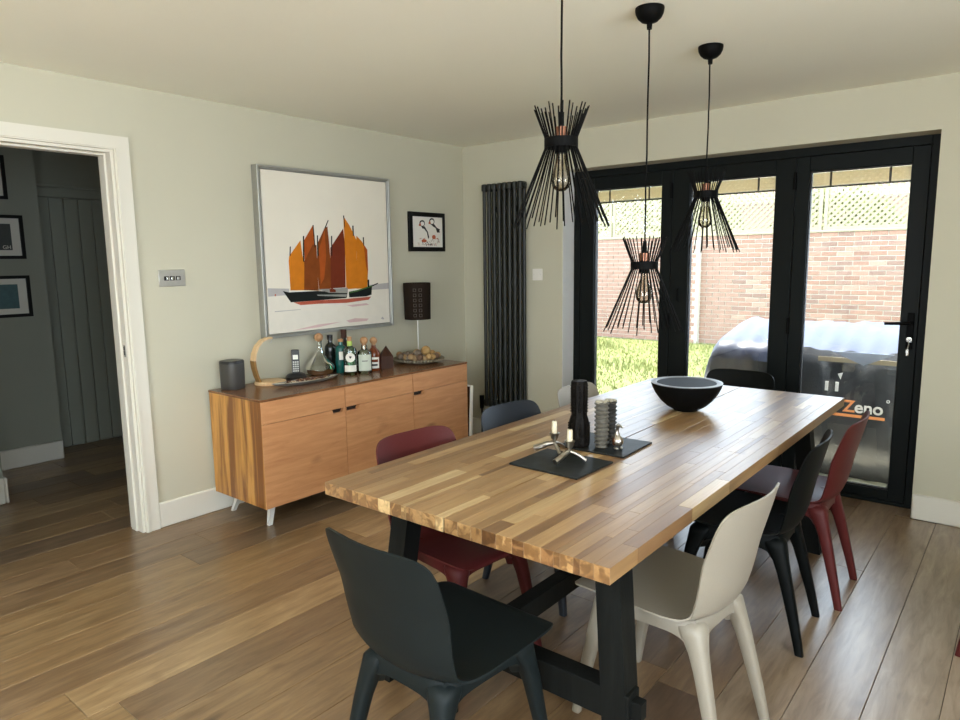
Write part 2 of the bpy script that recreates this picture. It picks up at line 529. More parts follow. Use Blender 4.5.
fl = MB().box(-2.6, XR, YF, 0.30, -0.12, -0.006).build('floor', 'sub', smooth=0)
struct(fl, 'wide oak plank floor in varied honey and brown tones', 'floor')
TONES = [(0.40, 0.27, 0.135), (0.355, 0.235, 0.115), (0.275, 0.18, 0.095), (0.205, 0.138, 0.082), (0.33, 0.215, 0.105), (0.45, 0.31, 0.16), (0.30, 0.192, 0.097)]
GREY_SHEEN_TONES = [(0.36, 0.275, 0.195), (0.31, 0.235, 0.165), (0.40, 0.31, 0.22)]  # greyer planks, daylight sheen near the doors put into the colour
DARK_SHADE_TONES = [(0.20, 0.135, 0.082), (0.155, 0.105, 0.068), (0.235, 0.158, 0.092), (0.175, 0.122, 0.08)]  # darker brown planks, also standing in for the shade under the table
prs = random.Random(11)
pitch = 0.19
k0 = int(round((3.275 - (-2.6)) / pitch))
for k in range(-10, k0 + 1):
    x1 = 3.275 - pitch * k
    x0 = x1 - pitch
    if x0 > XR - 0.01 or x1 < -2.55:
        continue
    x0, x1 = max(x0, -2.6), min(x1, XR)
    ylim0 = -7.68 if x0 >= -0.05 else -4.55
    y = ylim0 - prs.random() * 0.4
    first = True
    ytop = 0.15 if (x0 > 0.9 and x1 < 3.15) else -0.001
    if x1 < 0:
        ytop = -1.0
    while y < ytop - 0.02:
        ln = prs.choice([1.1, 1.6, 2.0, 2.2, 2.2])
        ya, yb = max(y, ylim0), min(y + ln, ytop)
        y += ln
        if yb - ya < 0.03:
            continue
        dz = prs.uniform(0, 0.0006)
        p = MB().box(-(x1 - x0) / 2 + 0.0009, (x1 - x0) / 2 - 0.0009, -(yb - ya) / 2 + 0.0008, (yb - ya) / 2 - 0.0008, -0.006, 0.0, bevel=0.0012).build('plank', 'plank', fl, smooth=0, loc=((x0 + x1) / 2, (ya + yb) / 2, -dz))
        t = prs.choice(TONES)
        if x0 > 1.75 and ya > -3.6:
            t = prs.choice(DARK_SHADE_TONES if x0 < 2.85 else GREY_SHEEN_TONES)
        v = prs.uniform(0.9, 1.12)
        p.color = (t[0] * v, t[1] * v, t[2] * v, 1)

for x0, x1 in ((0.928, 0.995), (3.085, 3.1555)):           # cut planks running into the door recess
    p = MB().box(-(x1 - x0) / 2 + 0.0009, (x1 - x0) / 2 - 0.0009, -0.0745, 0.0745, -0.006, 0.0, bevel=0.0012).build('plank', 'plank', fl, smooth=0, loc=((x0 + x1) / 2, 0.0755, -0.0002))
    p.color = (0.33, 0.25, 0.175, 1)

KX0, KX1, KY0, KY1 = 1.35, 3.85, -6.95, -5.25       # roof opening added behind the camera for a fill lamp
cl = MB()
cl.box(-2.6, XR + 0.2, KY1, 0.35, H, H + 0.25).box(-2.6, XR + 0.2, YF - 0.2, KY0, H, H + 0.25)
cl.box(-2.6, KX0, KY0, KY1, H, H + 0.25).box(KX1, XR + 0.2, KY0, KY1, H, H + 0.25)
struct(cl.build('ceiling', 'ceil', smooth=0), 'plain cream painted ceiling', 'ceiling')

wl = MB()
wl.box(-0.13, 0, DY1, 0.0, 0, H)
wl.box(-0.13, 0, YF, DY0, 0, H)
wl.box(-0.13, 0, DY0, DY1, DZ, H)
struct(wl.build('wall_left', 'wall', smooth=0), 'sage cream painted wall behind the sideboard', 'wall')
wb = MB()
wb.box(-0.13, BX0, 0, 0.30, 0, H)
wb.box(BX1, XR, 0, 0.30, 0, H)
wb.box(BX0, BX1, 0, 0.30, BZ, H)
struct(wb.build('wall_back', 'wall', smooth=0), 'cream painted wall around the black glazed doors', 'wall')
rv = MB().box(BX0 - 0.001, BX0 + 0.003, 0.002, 0.15, 0, BZ)
MAT['reveal'] = plain('reveal_paint', (0.86, 0.86, 0.84), 0.4)
struct(rv.build('trim_reveal', 'reveal', smooth=0), 'white painted reveal left of the glazed doors', 'trim')
wr = MB()
wr.box(XR, XR + 0.2, YF, -6.45, 0, H)
wr.box(XR, XR + 0.2, -3.6, -3.3, 0, H)
wr.box(XR, XR + 0.2, -2.2, 0.3, 0, H)
wr.box(XR, XR + 0.2, -3.3, -2.2, 0, 1.0)
wr.box(XR, XR + 0.2, -3.3, -2.2, 2.08, H)
wr.box(XR, XR + 0.2, -6.45, -3.6, 0, 0.28)
wr.box(XR, XR + 0.2, -6.45, -3.6, 2.22, H)
struct(wr.build('wall_right', 'wall', smooth=0), 'cream painted wall with added window openings', 'wall')
wf = MB().box(-0.13, 2.4, YF - 0.2, YF, 0, H).box(4.55, XR + 0.2, YF - 0.2, YF, 0, H)
wf.box(2.4, 4.55, YF - 0.2, YF, 0, 0.4).box(2.4, 4.55, YF - 0.2, YF, 2.2, H)
struct(wf.build('wall_front', 'wall', smooth=0), 'cream painted wall with an added window behind the camera', 'wall')
for nm, a0, a1, wz0, wz1, lab in (('added_window_1', -6.45, -3.6, 0.28, 2.22, 'added wide black framed window in the right wall for fill light'), ('added_window_3', -3.3, -2.2, 1.0, 2.08, 'added black framed window beside the table for fill light')):  # unseen windows added to go with the fill lamps
    m = MB()
    for q in range(4):
        c = a0 + 0.03 + (a1 - a0 - 0.06) * q / 3
        m.box(XR + 0.04, XR + 0.1, c - 0.03, c + 0.03, wz0, wz1)
    for z0 in (wz0, wz1 - 0.06):
        m.box(XR + 0.04, XR + 0.1, a0, a1, z0, z0 + 0.06)
    struct(m.build(nm, 'alu', smooth=0), lab, 'window')

m = MB()  # unseen rear window added to go with its fill lamp
for q in range(4):
    c = 2.43 + (4.52 - 2.43) * q / 3
    m.box(c - 0.03, c + 0.03, YF - 0.1, YF - 0.04, 0.4, 2.2)
m.box(2.4, 4.55, YF - 0.1, YF - 0.04, 0.4, 0.46).box(2.4, 4.55, YF - 0.1, YF - 0.04, 2.14, 2.2)
struct(m.build('added_window_4', 'alu', smooth=0), 'added black framed window behind the camera for fill light', 'window')
m = MB()  # unseen roof window added to go with its fill lamp
for xx in (KX0, (KX0 + KX1) / 2 - 0.025, KX1 - 0.05):
    m.box(xx, xx + 0.05, KY0, KY1, H + 0.14, H + 0.19)
for yy in (KY0, KY1 - 0.05):
    m.box(KX0, KX1, yy, yy + 0.05, H + 0.14, H + 0.19)
struct(m.build('added_window_2', 'alu', smooth=0), 'added roof window behind the camera for fill light', 'window')

# skirting boards
def skirt(name, x0, x1, y0, y1, label, mat='trim', h=0.14):
    return struct(MB().box(x0, x1, y0, y1, 0.0005, h, bevel=0.006).build(name, mat), label, 'baseboard')


skirt('baseboard_left', 0.0, 0.018, -2.584, -0.0, 'white skirting board under the sideboard wall')
skirt('baseboard_left', 0.0, 0.018, YF, -3.54, 'white skirting board before the doorway')
skirt('baseboard_back', 0.018, 0.925, -0.018, 0.0, 'white skirting board below the tall radiator')
skirt('baseboard_back', 3.158, XR, -0.018, 0.0, 'white skirting board right of the glazed doors')

# doorway lining and architrave
tr = MB()
wA, tA = 0.074, 0.066
tr.prism([(DY1 + 0.0005, 0.0005), (DY1 + wA, 0.0005), (DY1 + wA, DZ + tA), (DY0 - wA, DZ + tA), (DY0 - wA, 0.0005), (DY0 - 0.0005, 0.0005), (DY0 - 0.0005, DZ + 0.0005), (DY1 + 0.0005, DZ + 0.0005)], ((0.0, 0, 0), (0, 1, 0), (0, 0, 1)), 0.020)
e_, g_ = 0.006, 0.020
tr.prism([(DY1 + e_, 0.001), (DY1 + g_, 0.001), (DY1 + g_, DZ + g_), (DY0 - g_, DZ + g_), (DY0 - g_, 0.001), (DY0 - e_, 0.001), (DY0 - e_, DZ + e_), (DY1 + e_, DZ + e_)], ((0.0195, 0, 0), (0, 1, 0), (0, 0, 1)), 0.006)
trim = struct(tr.build('trim_1', 'trim'), 'white architrave around the open doorway', 'trim')
jb = MB()
jb.box(-0.135, 0.004, DY1 - 0.014, DY1, 0.0005, DZ)
jb.box(-0.135, 0.004, DY0, DY0 + 0.014, 0.0005, DZ)
jb.box(-0.135, 0.004, DY0 + 0.014, DY1 - 0.014, DZ - 0.014, DZ)
jb.build('jamb', 'trim', trim, smooth=0)
st = MB()
st.box(-0.10, -0.045, DY1 - 0.025, DY1 - 0.014, 0.0005, DZ - 0.014, bevel=0.002)
st.box(-0.10, -0.045, DY0 + 0.025, DY1 - 0.025, DZ - 0.025, DZ - 0.014, bevel=0.002)
st.build('door_stop', 'trim', trim, smooth=0)
MB().box(-0.034, -0.010, DY1 - 0.0165, DY1 - 0.014, 0.945, 1.005).build('strike_plate', 'chrome', trim, smooth=0)
MB().box(-0.029, -0.016, DY1 - 0.0170, DY1 - 0.0160, 0.955, 0.975).box(-0.029, -0.016, DY1 - 0.0170, DY1 - 0.0160, 0.98, 0.997).build('latch_hole', 'black_pl', trim, smooth=0)

# ------------------------------------------------------------------ hall
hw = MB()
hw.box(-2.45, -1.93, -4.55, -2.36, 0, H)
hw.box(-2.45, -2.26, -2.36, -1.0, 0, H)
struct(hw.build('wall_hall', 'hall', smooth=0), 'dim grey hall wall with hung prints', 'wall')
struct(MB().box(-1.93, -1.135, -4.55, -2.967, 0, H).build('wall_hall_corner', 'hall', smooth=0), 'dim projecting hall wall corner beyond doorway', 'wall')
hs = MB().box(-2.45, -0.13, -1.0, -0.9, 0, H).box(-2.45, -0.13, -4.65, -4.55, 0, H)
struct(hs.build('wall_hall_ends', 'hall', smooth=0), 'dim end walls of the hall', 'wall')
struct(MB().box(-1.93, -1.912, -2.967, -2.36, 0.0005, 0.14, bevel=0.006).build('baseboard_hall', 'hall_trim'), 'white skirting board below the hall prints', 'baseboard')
m = MB().box(-1.135, -1.117, -4.5, -2.967, 0.0005, 0.16, bevel=0.006).box(-1.9, -1.117, -2.967, -2.950, 0.0005, 0.16, bevel=0.006)
struct(m.build('baseboard_hall_corner', 'hall_trim'), 'white skirting board around the hall wall corner', 'baseboard')
hd = thing('door_4', 'grey painted boarded door at the far side of the hall', 'door', (-2.26, -1.85, 0))
hd['kind'] = 'structure'
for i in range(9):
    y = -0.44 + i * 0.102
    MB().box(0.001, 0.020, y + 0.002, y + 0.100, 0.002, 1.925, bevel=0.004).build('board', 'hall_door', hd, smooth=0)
MB().box(0.0, 0.03, -0.46, 0.50, 1.93, 2.0, bevel=0.004).box(0.0, 0.05, -0.47, 0.51, 2.0, 2.02, bevel=0.004).build('head_casing', 'hall_door', hd, smooth=0)


def hall_print(z0, z1, y0, y1, art, label, letters=None):
    t = thing('framed_print', label, 'picture', (-1.929, (y0 + y1) / 2, z0), group='prints hung in the hall')
    w, h, f = (y1 - y0), z1 - z0, 0.022
    m = MB()
    m.box(0, 0.025, -w / 2, -w / 2 + f, 0, h).box(0, 0.025, w / 2 - f, w / 2, 0, h)
    m.box(0, 0.025, -w / 2 + f, w / 2 - f, 0, f).box(0, 0.025, -w / 2 + f, w / 2 - f, h - f, h)
    m.build('frame', 'blk_fr', t, smooth=0)
    MB().box(0, 0.010, -w / 2 + f, w / 2 - f, f, h - f).build('mount', 'hall_trim', t, smooth=0)
    MB().box(0.010, 0.012, -w / 2 + 0.075, w / 2 - 0.075, 0.06, h - 0.06).build('poster', art, t, smooth=0)
    if letters:
        text_part(letters, 0.035, 'hall_trim', t, (0.0125, w / 2 - 0.082, 0.068), (PI / 2, 0, PI / 2), align='RIGHT')
    return t


hall_print(1.466, 1.764, -2.88, -2.475, 'green_gray', 'middle framed print with dark poster on the hall wall', 'GH')
hall_print(1.065, 1.352, -2.87, -2.470, 'teal_p', 'lowest framed print with teal poster on the hall wall')
hall_print(1.868, 2.160, -2.95, -2.548, 'green_gray', 'topmost framed print on the hall wall')

# ------------------------------------------------------------------ bifold doors
DD = 0.15
fr = MB()
fr.box(BX0 + 0.004, BX0 + 0.052, DD, DD + 0.075, 0.001, BZ, bevel=0.002)
fr.box(BX1 - 0.050, BX1, DD, DD + 0.075, 0.001, BZ, bevel=0.002)
fr.box(BX0 + 0.052, BX1 - 0.050, DD, DD + 0.075, BZ - 0.048, BZ, bevel=0.002)
fr.box(BX0 + 0.052, BX1 - 0.050, DD, DD + 0.075, 0.001, 0.022, bevel=0.002)
struct(fr.build('trim_2', 'alu', smooth=0), 'anthracite outer frame of the glazed bifold doors', 'trim')


def leaf(name, x0, x1, g0, g1, label, handle=None):
    y0, y1 = DD + 0.004, DD + 0.070
    zb, zt, gb, gt = 0.024, BZ - 0.050, 0.085, 1.893
    t = thing(name, label, 'door', ((x0 + x1) / 2, DD, 0))
    t['kind'] = 'structure'
    c = (x0 + x1) / 2
    yl0, yl1 = 0.004, 0.070
    def b(n, a, bb, z0, z1):
        m = MB().box(a - c, bb - c, yl0, yl1, z0, z1, bevel=0.003)
        return m.build(n, 'alu', t, smooth=0)
    b('stile', x0 + 0.002, g0 - 0.006, zb, zt)
    b('stile', g1 + 0.006, x1 - 0.002, zb, zt)
    b('rail', g0 - 0.006, g1 + 0.006, gt + 0.006, zt)
    b('rail', g0 - 0.006, g1 + 0.006, zb, gb - 0.006)
    m = MB()   # glazing bead
    m.box(g0 - 0.006 - c, g0 - c, 0.022, 0.05, gb - 0.006, gt + 0.006)
    m.box(g1 - c, g1 + 0.006 - c, 0.022, 0.05, gb - 0.006, gt + 0.006)
    m.box(g0 - c, g1 - c, 0.022, 0.05, gt, gt + 0.006)
    m.box(g0 - c, g1 - c, 0.022, 0.05, gb - 0.006, gb)
    m.build('glazing_bead', 'gasket', t, smooth=0)
    MB().box(g0 - c, g1 - c, 0.034, 0.038, gb, gt).build('pane', 'pane', t, smooth=0)
    bl = MB().box(g0 + 0.002 - c, g1 - 0.002 - c, 0.041, 0.056, gt - 0.088, gt - 0.078).build('blind_rail', 'black_mt', t, smooth=0)
    for i in range(13):
        zz = gt - 0.004 - i * 0.0056
        s_ = MB().box(g0 + 0.003 - c, g1 - 0.003 - c, 0.041 + 0.002 * (i % 2), 0.055, zz - 0.0036, zz).build('blind_slat', 'slat', bl, smooth=0)
    for q in (0.2, 0.8):
        xx = g0 + (g1 - g0) * q - c
        MB().box(xx - 0.006, xx + 0.006, 0.0395, 0.0405, gt - 0.082, gt).build('blind_tape', 'black_mt', bl, smooth=0)
    return t


leaf('door_1', 0.984, 1.678, 1.100, 1.596, 'left leaf of black bifold doors overlooking the lawn')
leaf('door_2', 1.678, 2.440, 1.803, 2.320, 'middle leaf of black bifold doors behind far table end')
d3 = leaf('door_3', 2.440, 3.1055, 2.521, 3.016, 'right leaf of black bifold doors with lever handle and key')
c3 = (2.440 + 3.1055) / 2
# lever handle, key, finger pulls
hx = 3.070 - c3
MB().box(hx - 0.016, hx + 0.016, -0.006, 0.004, 0.90, 1.10, bevel=0.003).build('handle_plate', 'black_mt', d3, smooth=0)
lev = MB().tube([(hx, 0.004, 1.045), (hx, -0.045, 1.045)], 0.011, 12).tube([(hx + 0.004, -0.045, 1.045), (hx - 0.05, -0.046, 1.044), (hx - 0.118, -0.042, 1.040)], [0.010, 0.009, 0.008], 12)
lev.build('handle', 'black_mt', d3)
k = MB().lathe([(0.0, 0), (0.014, 0), (0.014, 0.010), (0.0, 0.010)], 16)
ko = k.build('lock_cylinder', 'chrome', d3, loc=(hx, -0.006, 0.955), rot=(PI / 2, 0, 0))
m = MB().box(-0.0015, 0.0015, -0.012, 0.012, 0.008, 0.034).tube([(0.012 * math.cos(a), 0, 0.045 + 0.012 * math.sin(a)) for a in np.linspace(0, 2 * PI, 17)], 0.0015, 6)
m.build('key', 'chrome', ko)
m = MB().tube([(hx, -0.045, 0.955), (hx + 0.004, -0.043, 0.93), (hx - 0.002, -0.042, 0.90)], 0.003, 6).box(hx - 0.008, hx + 0.006, -0.045, -0.041, 0.868, 0.905, bevel=0.002)
m.build('key_fob', 'chrome', d3, smooth=0)
d1 = bpy.data.objects['door_1']
d2 = bpy.data.objects['door_2']
for d, xx, cc in ((d2, 1.735, (1.678 + 2.440) / 2), (d1, 1.64, (0.984 + 1.678) / 2)):
    x = xx - cc
    MB().tube([(x, 0.004, 1.13), (x, -0.014, 1.135), (x, -0.014, 1.205), (x, 0.004, 1.21)], 0.005, 8).build('pull_handle', 'black_mt', d)
for d, xs in ((d1, (1.676,)), (d2, (2.438,))):
    cc = d.location.x
    for z in (0.35, 1.0, 1.85):
        MB().tube([(xs[0] - cc, -0.004, z - 0.05), (xs[0] - cc, -0.004, z + 0.05)], 0.009, 10).build('hinge', 'black_mt', d)

# ------------------------------------------------------------------ radiator and wall plates
RX0, RX1, RZ0, RZ1, RY = 0.264, 0.644, 0.275, 1.985, -0.065
rad = thing('column_radiator', 'tall anthracite column radiator on the back wall', 'radiator', ((RX0 + RX1) / 2, RY, RZ0))
nc = 8
for i in range(nc):
    x = -(RX1 - RX0) / 2 + 0.0235 + i * 0.0475
    hgt = RZ1 - RZ0
    m = MB()
    for yy in (-0.026, 0.026):
        m.tube([(x, yy, 0.04), (x, yy, hgt - 0.045)], 0.0135, 12)
    for z in (0.03, hgt - 0.03):
        m.box(x - 0.0185, x + 0.0185, -0.044, 0.044, z - 0.028, z + 0.028, bevel=0.015, seg=3)
    m.build('column', 'rad', rad)
MB().tube([(-0.2, 0, 0.03), (0.2, 0, 0.03)], 0.016, 12).tube([(-0.2, 0, RZ1 - RZ0 - 0.03), (0.2, 0, RZ1 - RZ0 - 0.03)], 0.016, 12).build('header_tube', 'rad', rad)
for s in (-1, 1):
    m = MB().tube([(s * 0.2, 0, 0.03), (s * 0.235, 0, 0.03)], 0.014, 12).tube([(s * 0.235, 0, 0.075), (s * 0.235, 0, -0.03)], [0.019, 0.016], 12).tube([(s * 0.235, 0, -0.03), (s * 0.235, 0, -RZ0 + 0.001)], 0.0075, 8)
    m.build('valve', 'black_mt' if s < 0 else 'white_pl', rad)
    MB().box(s * 0.1 - 0.02, s * 0.1 + 0.02, 0.03, 0.0649, 1.5, 1.54).build('bracket', 'rad', rad, smooth=0)

sw = thing('wall_switch', 'white single switch plate between radiator and glazed doors', 'switch', (0.715, 0, 1.306))
MB().box(-0.045, 0.045, -0.009, -0.0002, -0.043, 0.043, bevel=0.004).build('plate', 'white_pl', sw)
MB().box(-0.010, 0.010, -0.013, -0.009, -0.017, 0.017, bevel=0.002).build('rocker', 'white_pl', sw)
for s in (-1, 1):
    MB().box(s * 0.03 - 0.003, s * 0.03 + 0.003, -0.0098, -0.009, -0.003, 0.003).build('screw', 'brushed', sw, smooth=0)

ls = thing('light_switch', 'chrome triple light switch plate by the doorway', 'switch', (0, -2.410, 1.341))
MB().box(0.0002, 0.008, -0.073, 0.073, -0.044, 0.044, bevel=0.003).build('plate', 'brushed', ls)
for i, yy in enumerate((-0.032, 0.0, 0.032)):
    q = MB().box(0.008, 0.0095, yy - 0.013, yy + 0.013, -0.012, 0.010).build('insert', 'black_pl', ls, smooth=0)
    MB().box(0.0095, 0.014, yy - 0.006 + 0.006 * (i == 0), yy + 0.006 + 0.006 * (i == 0), -0.009, 0.006, bevel=0.001).build('rocker', 'chrome' if i < 2 else 'brushed', q, smooth=0)

# ------------------------------------------------------------------ paintings
PY0, PY1, PZ0, PZ1 = -1.893, -0.848, 0.966, 1.980
pt = thing('ship_painting', 'large silver framed painting of orange sailed boats above the sideboard', 'painting', (0.001, (PY0 + PY1) / 2, PZ0))
pw, ph = PY1 - PY0, PZ1 - PZ0
f = 0.022
m = MB()
for a in ((-pw / 2 + 0.0142, -pw / 2 + f, 0.0142, ph - 0.0142), (pw / 2 - f, pw / 2 - 0.0142, 0.0142, ph - 0.0142), (-pw / 2 + f, pw / 2 - f, 0.0142, f), (-pw / 2 + f, pw / 2 - f, ph - f, ph - 0.0142)):
    m.box(0, 0.05, *a, bevel=0.002)
for a in ((-pw / 2, -pw / 2 + 0.014, 0, ph), (pw / 2 - 0.014, pw / 2, 0, ph), (-pw / 2 + 0.014, pw / 2 - 0.014, 0, 0.014), (-pw / 2 + 0.014, pw / 2 - 0.014, ph - 0.014, ph)):
    m.box(0.0, 0.058, *a, bevel=0.002)
m.build('frame', 'silver_fr', pt, smooth=0)
MB().box(0, 0.008, -pw / 2 + f, pw / 2 - f, f, ph - f).build('backing', 'dark', pt, smooth=0)
gx = 0.008
cv = MB().box(0.008, 0.046, -pw / 2 + f + gx, pw / 2 - f - gx, f + gx * 0.4, ph - f - gx * 0.4).build('canvas', 'canvas', pt, smooth=0)
cw, ch = pw - 2 * f - 2 * gx, ph - 2 * f - 0.8 * gx
cz0 = f + gx * 0.4


def art_mats():
    A = {}
    for n, c, ns in (('sail_orange', (0.58, 0.185, 0.012), 0.18), ('sail_rust', (0.36, 0.075, 0.010), 0.25), ('sail_brown', (0.20, 0.050, 0.008), 0.35), ('sail_maroon', (0.155, 0.026, 0.008), 0.2),
                     ('hull_black', (0.010, 0.012, 0.010), 0.2), ('deck_grey', (0.28, 0.28, 0.26), 0.3), ('haze_grey', (0.44, 0.42, 0.41), 0.1), ('reflect_red', (0.42, 0.10, 0.06), 0.3),
                     ('pale_pink', (0.62, 0.44, 0.42), 0.15), ('water_white', (0.74, 0.70, 0.61), 0.06), ('hull_green', (0.06, 0.13, 0.03), 0.2)):
        MAT[n] = plain(n, c, 0.6, spec=0.12, noise=ns, nscale=18)
    return A


art_mats()
# picture coordinates from the photo's zoomed canvas: (0,0) top left .. (1,1) bottom right
def _homography(src, dst):
    A, B = [], []
    for (x, y), (u, v) in zip(src, dst):
        A += [[x, y, 1, 0, 0, 0, -u * x, -u * y], [0, 0, 0, x, y, 1, -v * x, -v * y]]
        B += [u, v]
    return np.append(np.linalg.solve(np.array(A, float), np.array(B, float)), 1).reshape(3, 3)


HM = _homography([(100, 92), (543, 140), (552, 635), (131, 672)], [(0, 0), (1, 0), (1, 1), (0, 1)])


def uvp(px, py):
    q = HM @ np.array([px, py, 1.0])
    return q[0] / q[2], q[1] / q[2]


def art(name, pts, mname, layer=0, parent=cv):
    poly = []
    for p in pts:
        u, v = uvp(*p)
        u, v = min(max(u, 0.0), 1.0), min(max(v, 0.0), 1.0)
        poly.append((-cw / 2 + u * cw, cz0 + (1 - v) * ch))
    # frame u=+y, v=+z  -> normal +x
    return MB().prism(poly, ((0.046, 0, 0), (0, 1, 0), (0, 0, 1)), 0.0004 + 0.0004 * layer).build(name, mname, parent, smooth=0)


art('water', [(128, 538), (550, 512), (552, 636), (131, 672)], 'water_white', 0)
art('distant_shore', [(126, 512), (200, 514), (200, 536), (128, 541)], 'haze_grey', 1)
art('distant_shore', [(480, 504), (549, 497), (550, 518), (480, 522)], 'haze_grey', 1)
art('reflection', [(215, 562), (300, 556), (400, 552), (487, 545), (478, 556), (400, 566), (300, 568), (240, 572)], 'reflect_red', 1)
art('reflection', [(400, 574), (470, 568), (480, 574), (420, 580)], 'pale_pink', 1)
art('reflection', [(398, 628), (430, 620), (478, 622), (470, 630), (410, 635)], 'pale_pink', 1)
art('reflection', [(210, 660), (300, 640), (380, 632), (300, 650)], 'pale_pink', 1)
art('reflection', [(150, 592), (240, 586), (240, 588), (150, 595)], 'haze_grey', 1)
art('sail', [(199, 418), (201, 400), (240, 345), (247, 400), (258, 440), (262, 470), (255, 520), (205, 520)], 'sail_orange', 2)
art('sail', [(253, 345), (284, 292), (290, 330), (288, 372), (300, 420), (255, 440)], 'sail_rust', 2)
art('sail', [(253, 420), (283, 360), (296, 362), (298, 440), (303, 522), (252, 520)], 'sail_brown', 4)
art('sail', [(300, 380), (303, 350), (325, 302), (335, 297), (340, 350), (345, 420), (347, 515), (305, 522), (297, 430)], 'sail_brown', 3)
art('sail', [(304, 380), (325, 310), (330, 400), (322, 480), (310, 500)], 'sail_rust', 4)
art('sail', [(345, 372), (390, 305), (396, 360), (397, 512), (345, 515)], 'sail_maroon', 3)
art('sail', [(392, 262), (412, 292), (437, 345), (437, 420), (436, 516), (400, 518), (397, 400)], 'sail_orange', 4)
art('sail', [(437, 330), (456, 350), (475, 382), (477, 450), (473, 515), (436, 517), (438, 400)], 'sail_orange', 3)
art('sail', [(462, 360), (475, 380), (476, 460), (470, 440)], 'sail_rust', 4)
art('hull', [(178, 522), (200, 527), (300, 523), (404, 530), (400, 549), (300, 556), (206, 562)], 'hull_black', 3)
art('deck', [(296, 517), (345, 516), (405, 513), (404, 532), (340, 530)], 'deck_grey', 4)
art('deck', [(296, 536), (402, 536), (398, 545), (300, 540)], 'deck_grey', 4)
art('crew', [(340, 518), (350, 514), (362, 520), (362, 528), (342, 528)], 'sail_maroon', 5)
art('hull', [(408, 530), (430, 524), (490, 506), (488, 538), (470, 544), (410, 547)], 'hull_black', 4)
art('gunwale', [(408, 527), (440, 521), (490, 505), (490, 510), (440, 526), (410, 533)], 'hull_green', 5)
for mp_ in ([(203, 368), (206, 366), (205, 400), (202, 400)], [(249, 330), (253, 330), (253, 420), (249, 420)], [(283, 292), (286, 291), (292, 370), (289, 370)], [(298, 328), (301, 328), (303, 400), (299, 400)],
            [(348, 330), (351, 330), (351, 400), (348, 400)], [(325, 302), (337, 274), (339, 275), (328, 303)], [(391, 258), (394, 258), (397, 300), (395, 300)], [(423, 294), (427, 294), (428, 330), (424, 330)],
            [(460, 335), (463, 335), (464, 365), (461, 365)], [(475, 485), (480, 485), (480, 512), (475, 512)], [(488, 506), (511, 497), (512, 500), (490, 510)]):
    art('mast', mp_, 'hull_black', 5)
art('signature', [(520, 622), (527, 616), (532, 624), (528, 626)], 'haze_grey', 2)
art('buoy', [(150, 533), (154, 532), (154, 540), (150, 540)], 'reflect_red', 2)

QY0, QY1, QZ0, QZ1 = -0.630, -0.245, 1.487, 1.774
qt = thing('puffin_print', 'small black framed print of two puffins near the corner', 'picture', (0.001, (QY0 + QY1) / 2, QZ0))
qw, qh = QY1 - QY0, QZ1 - QZ0
f = 0.036
m = MB()
for a in ((-qw / 2, -qw / 2 + f, 0, qh), (qw / 2 - f * 0.5, qw / 2, 0, qh), (-qw / 2 + f, qw / 2 - f * 0.5, 0, f * 0.9), (-qw / 2 + f, qw / 2 - f * 0.5, qh - f * 0.9, qh)):
    m.box(0, 0.022, *a, bevel=0.002)
m.build('frame', 'blk_fr', qt, smooth=0)
pp = MB().box(0, 0.008, -qw / 2 + f, qw / 2 - f * 0.5, f * 0.9, qh - f * 0.9).build('paper', 'mount', qt, smooth=0)
MAT['puffin_orange'] = plain('puffin_orange', (0.45, 0.11, 0.05), 0.6)
MAT['twig'] = plain('twig_ink', (0.24, 0.21, 0.17), 0.6)


def qart(name, pts, mname, lay=0):
    # zoom pixel coords: paper corners (165,200) (520,228) (518,578) (165,575)
    poly = []
    for x, y in pts:
        u = (x - 165) / 354
        top = 200 + 28 * u
        v = (y - top) / (576 - top)
        poly.append((-qw / 2 + f + u * (qw - 1.5 * f), f * 0.9 + (1 - v) * (qh - 1.8 * f)))
    return MB().prism(poly, ((0.008, 0, 0), (0, 1, 0), (0, 0, 1)), 0.0003 + lay * 0.0003).build(name, mname, pp, smooth=0)


def ring(cx, cy, rx, ry, n=14):
    return [(cx + rx * math.cos(2 * PI * i / n), cy - ry * math.sin(2 * PI * i / n)) for i in range(n)]


for dx, dy in ((0, 0), (112, -22)):
    qart('puffin_head', ring(283 + dx, 290 + dy, 32, 40), 'ink', 0)
    qart('puffin_face', ring(284 + dx, 294 + dy, 23, 26), 'mount', 1)
    qart('puffin_beak', [(264 + dx, 278 + dy), (270 + dx, 318 + dy), (248 + dx, 322 + dy), (243 + dx, 306 + dy)], 'puffin_orange', 2)
qart('puffin_back', [(275, 330), (310, 325), (345, 390), (360, 455), (348, 480), (335, 400), (305, 355), (285, 352)], 'ink', 1)
qart('puffin_back', [(385, 305), (420, 298), (455, 345), (492, 365), (482, 380), (490, 400), (455, 402), (440, 350), (405, 325)], 'ink', 1)
rq = random.Random(3)
for i in range(34):
    x, y = rq.uniform(215, 500), rq.uniform(470, 565)
    a = rq.uniform(0, PI)
    l, w_ = rq.uniform(18, 40), rq.uniform(3, 6)
    x = min(max(x, 215), 475)
    y = min(y, 545)
    dx, dy = l / 2 * math.cos(a), l / 2 * math.sin(a)
    nx, ny = -math.sin(a) * w_ / 2, math.cos(a) * w_ / 2
    qart('twig', [(x - dx - nx, y - dy - ny), (x - dx + nx, y - dy + ny), (x + dx + nx, y + dy + ny), (x + dx - nx, y + dy - ny)], rq.choice(['ink', 'twig', 'twig', 'puffin_orange']), i % 3)
qart('puffin_feet', ring(415, 455, 22, 26, 9), 'puffin_orange', 3)
qart('puffin_feet', ring(300, 500, 30, 20, 9), 'puffin_orange', 3)

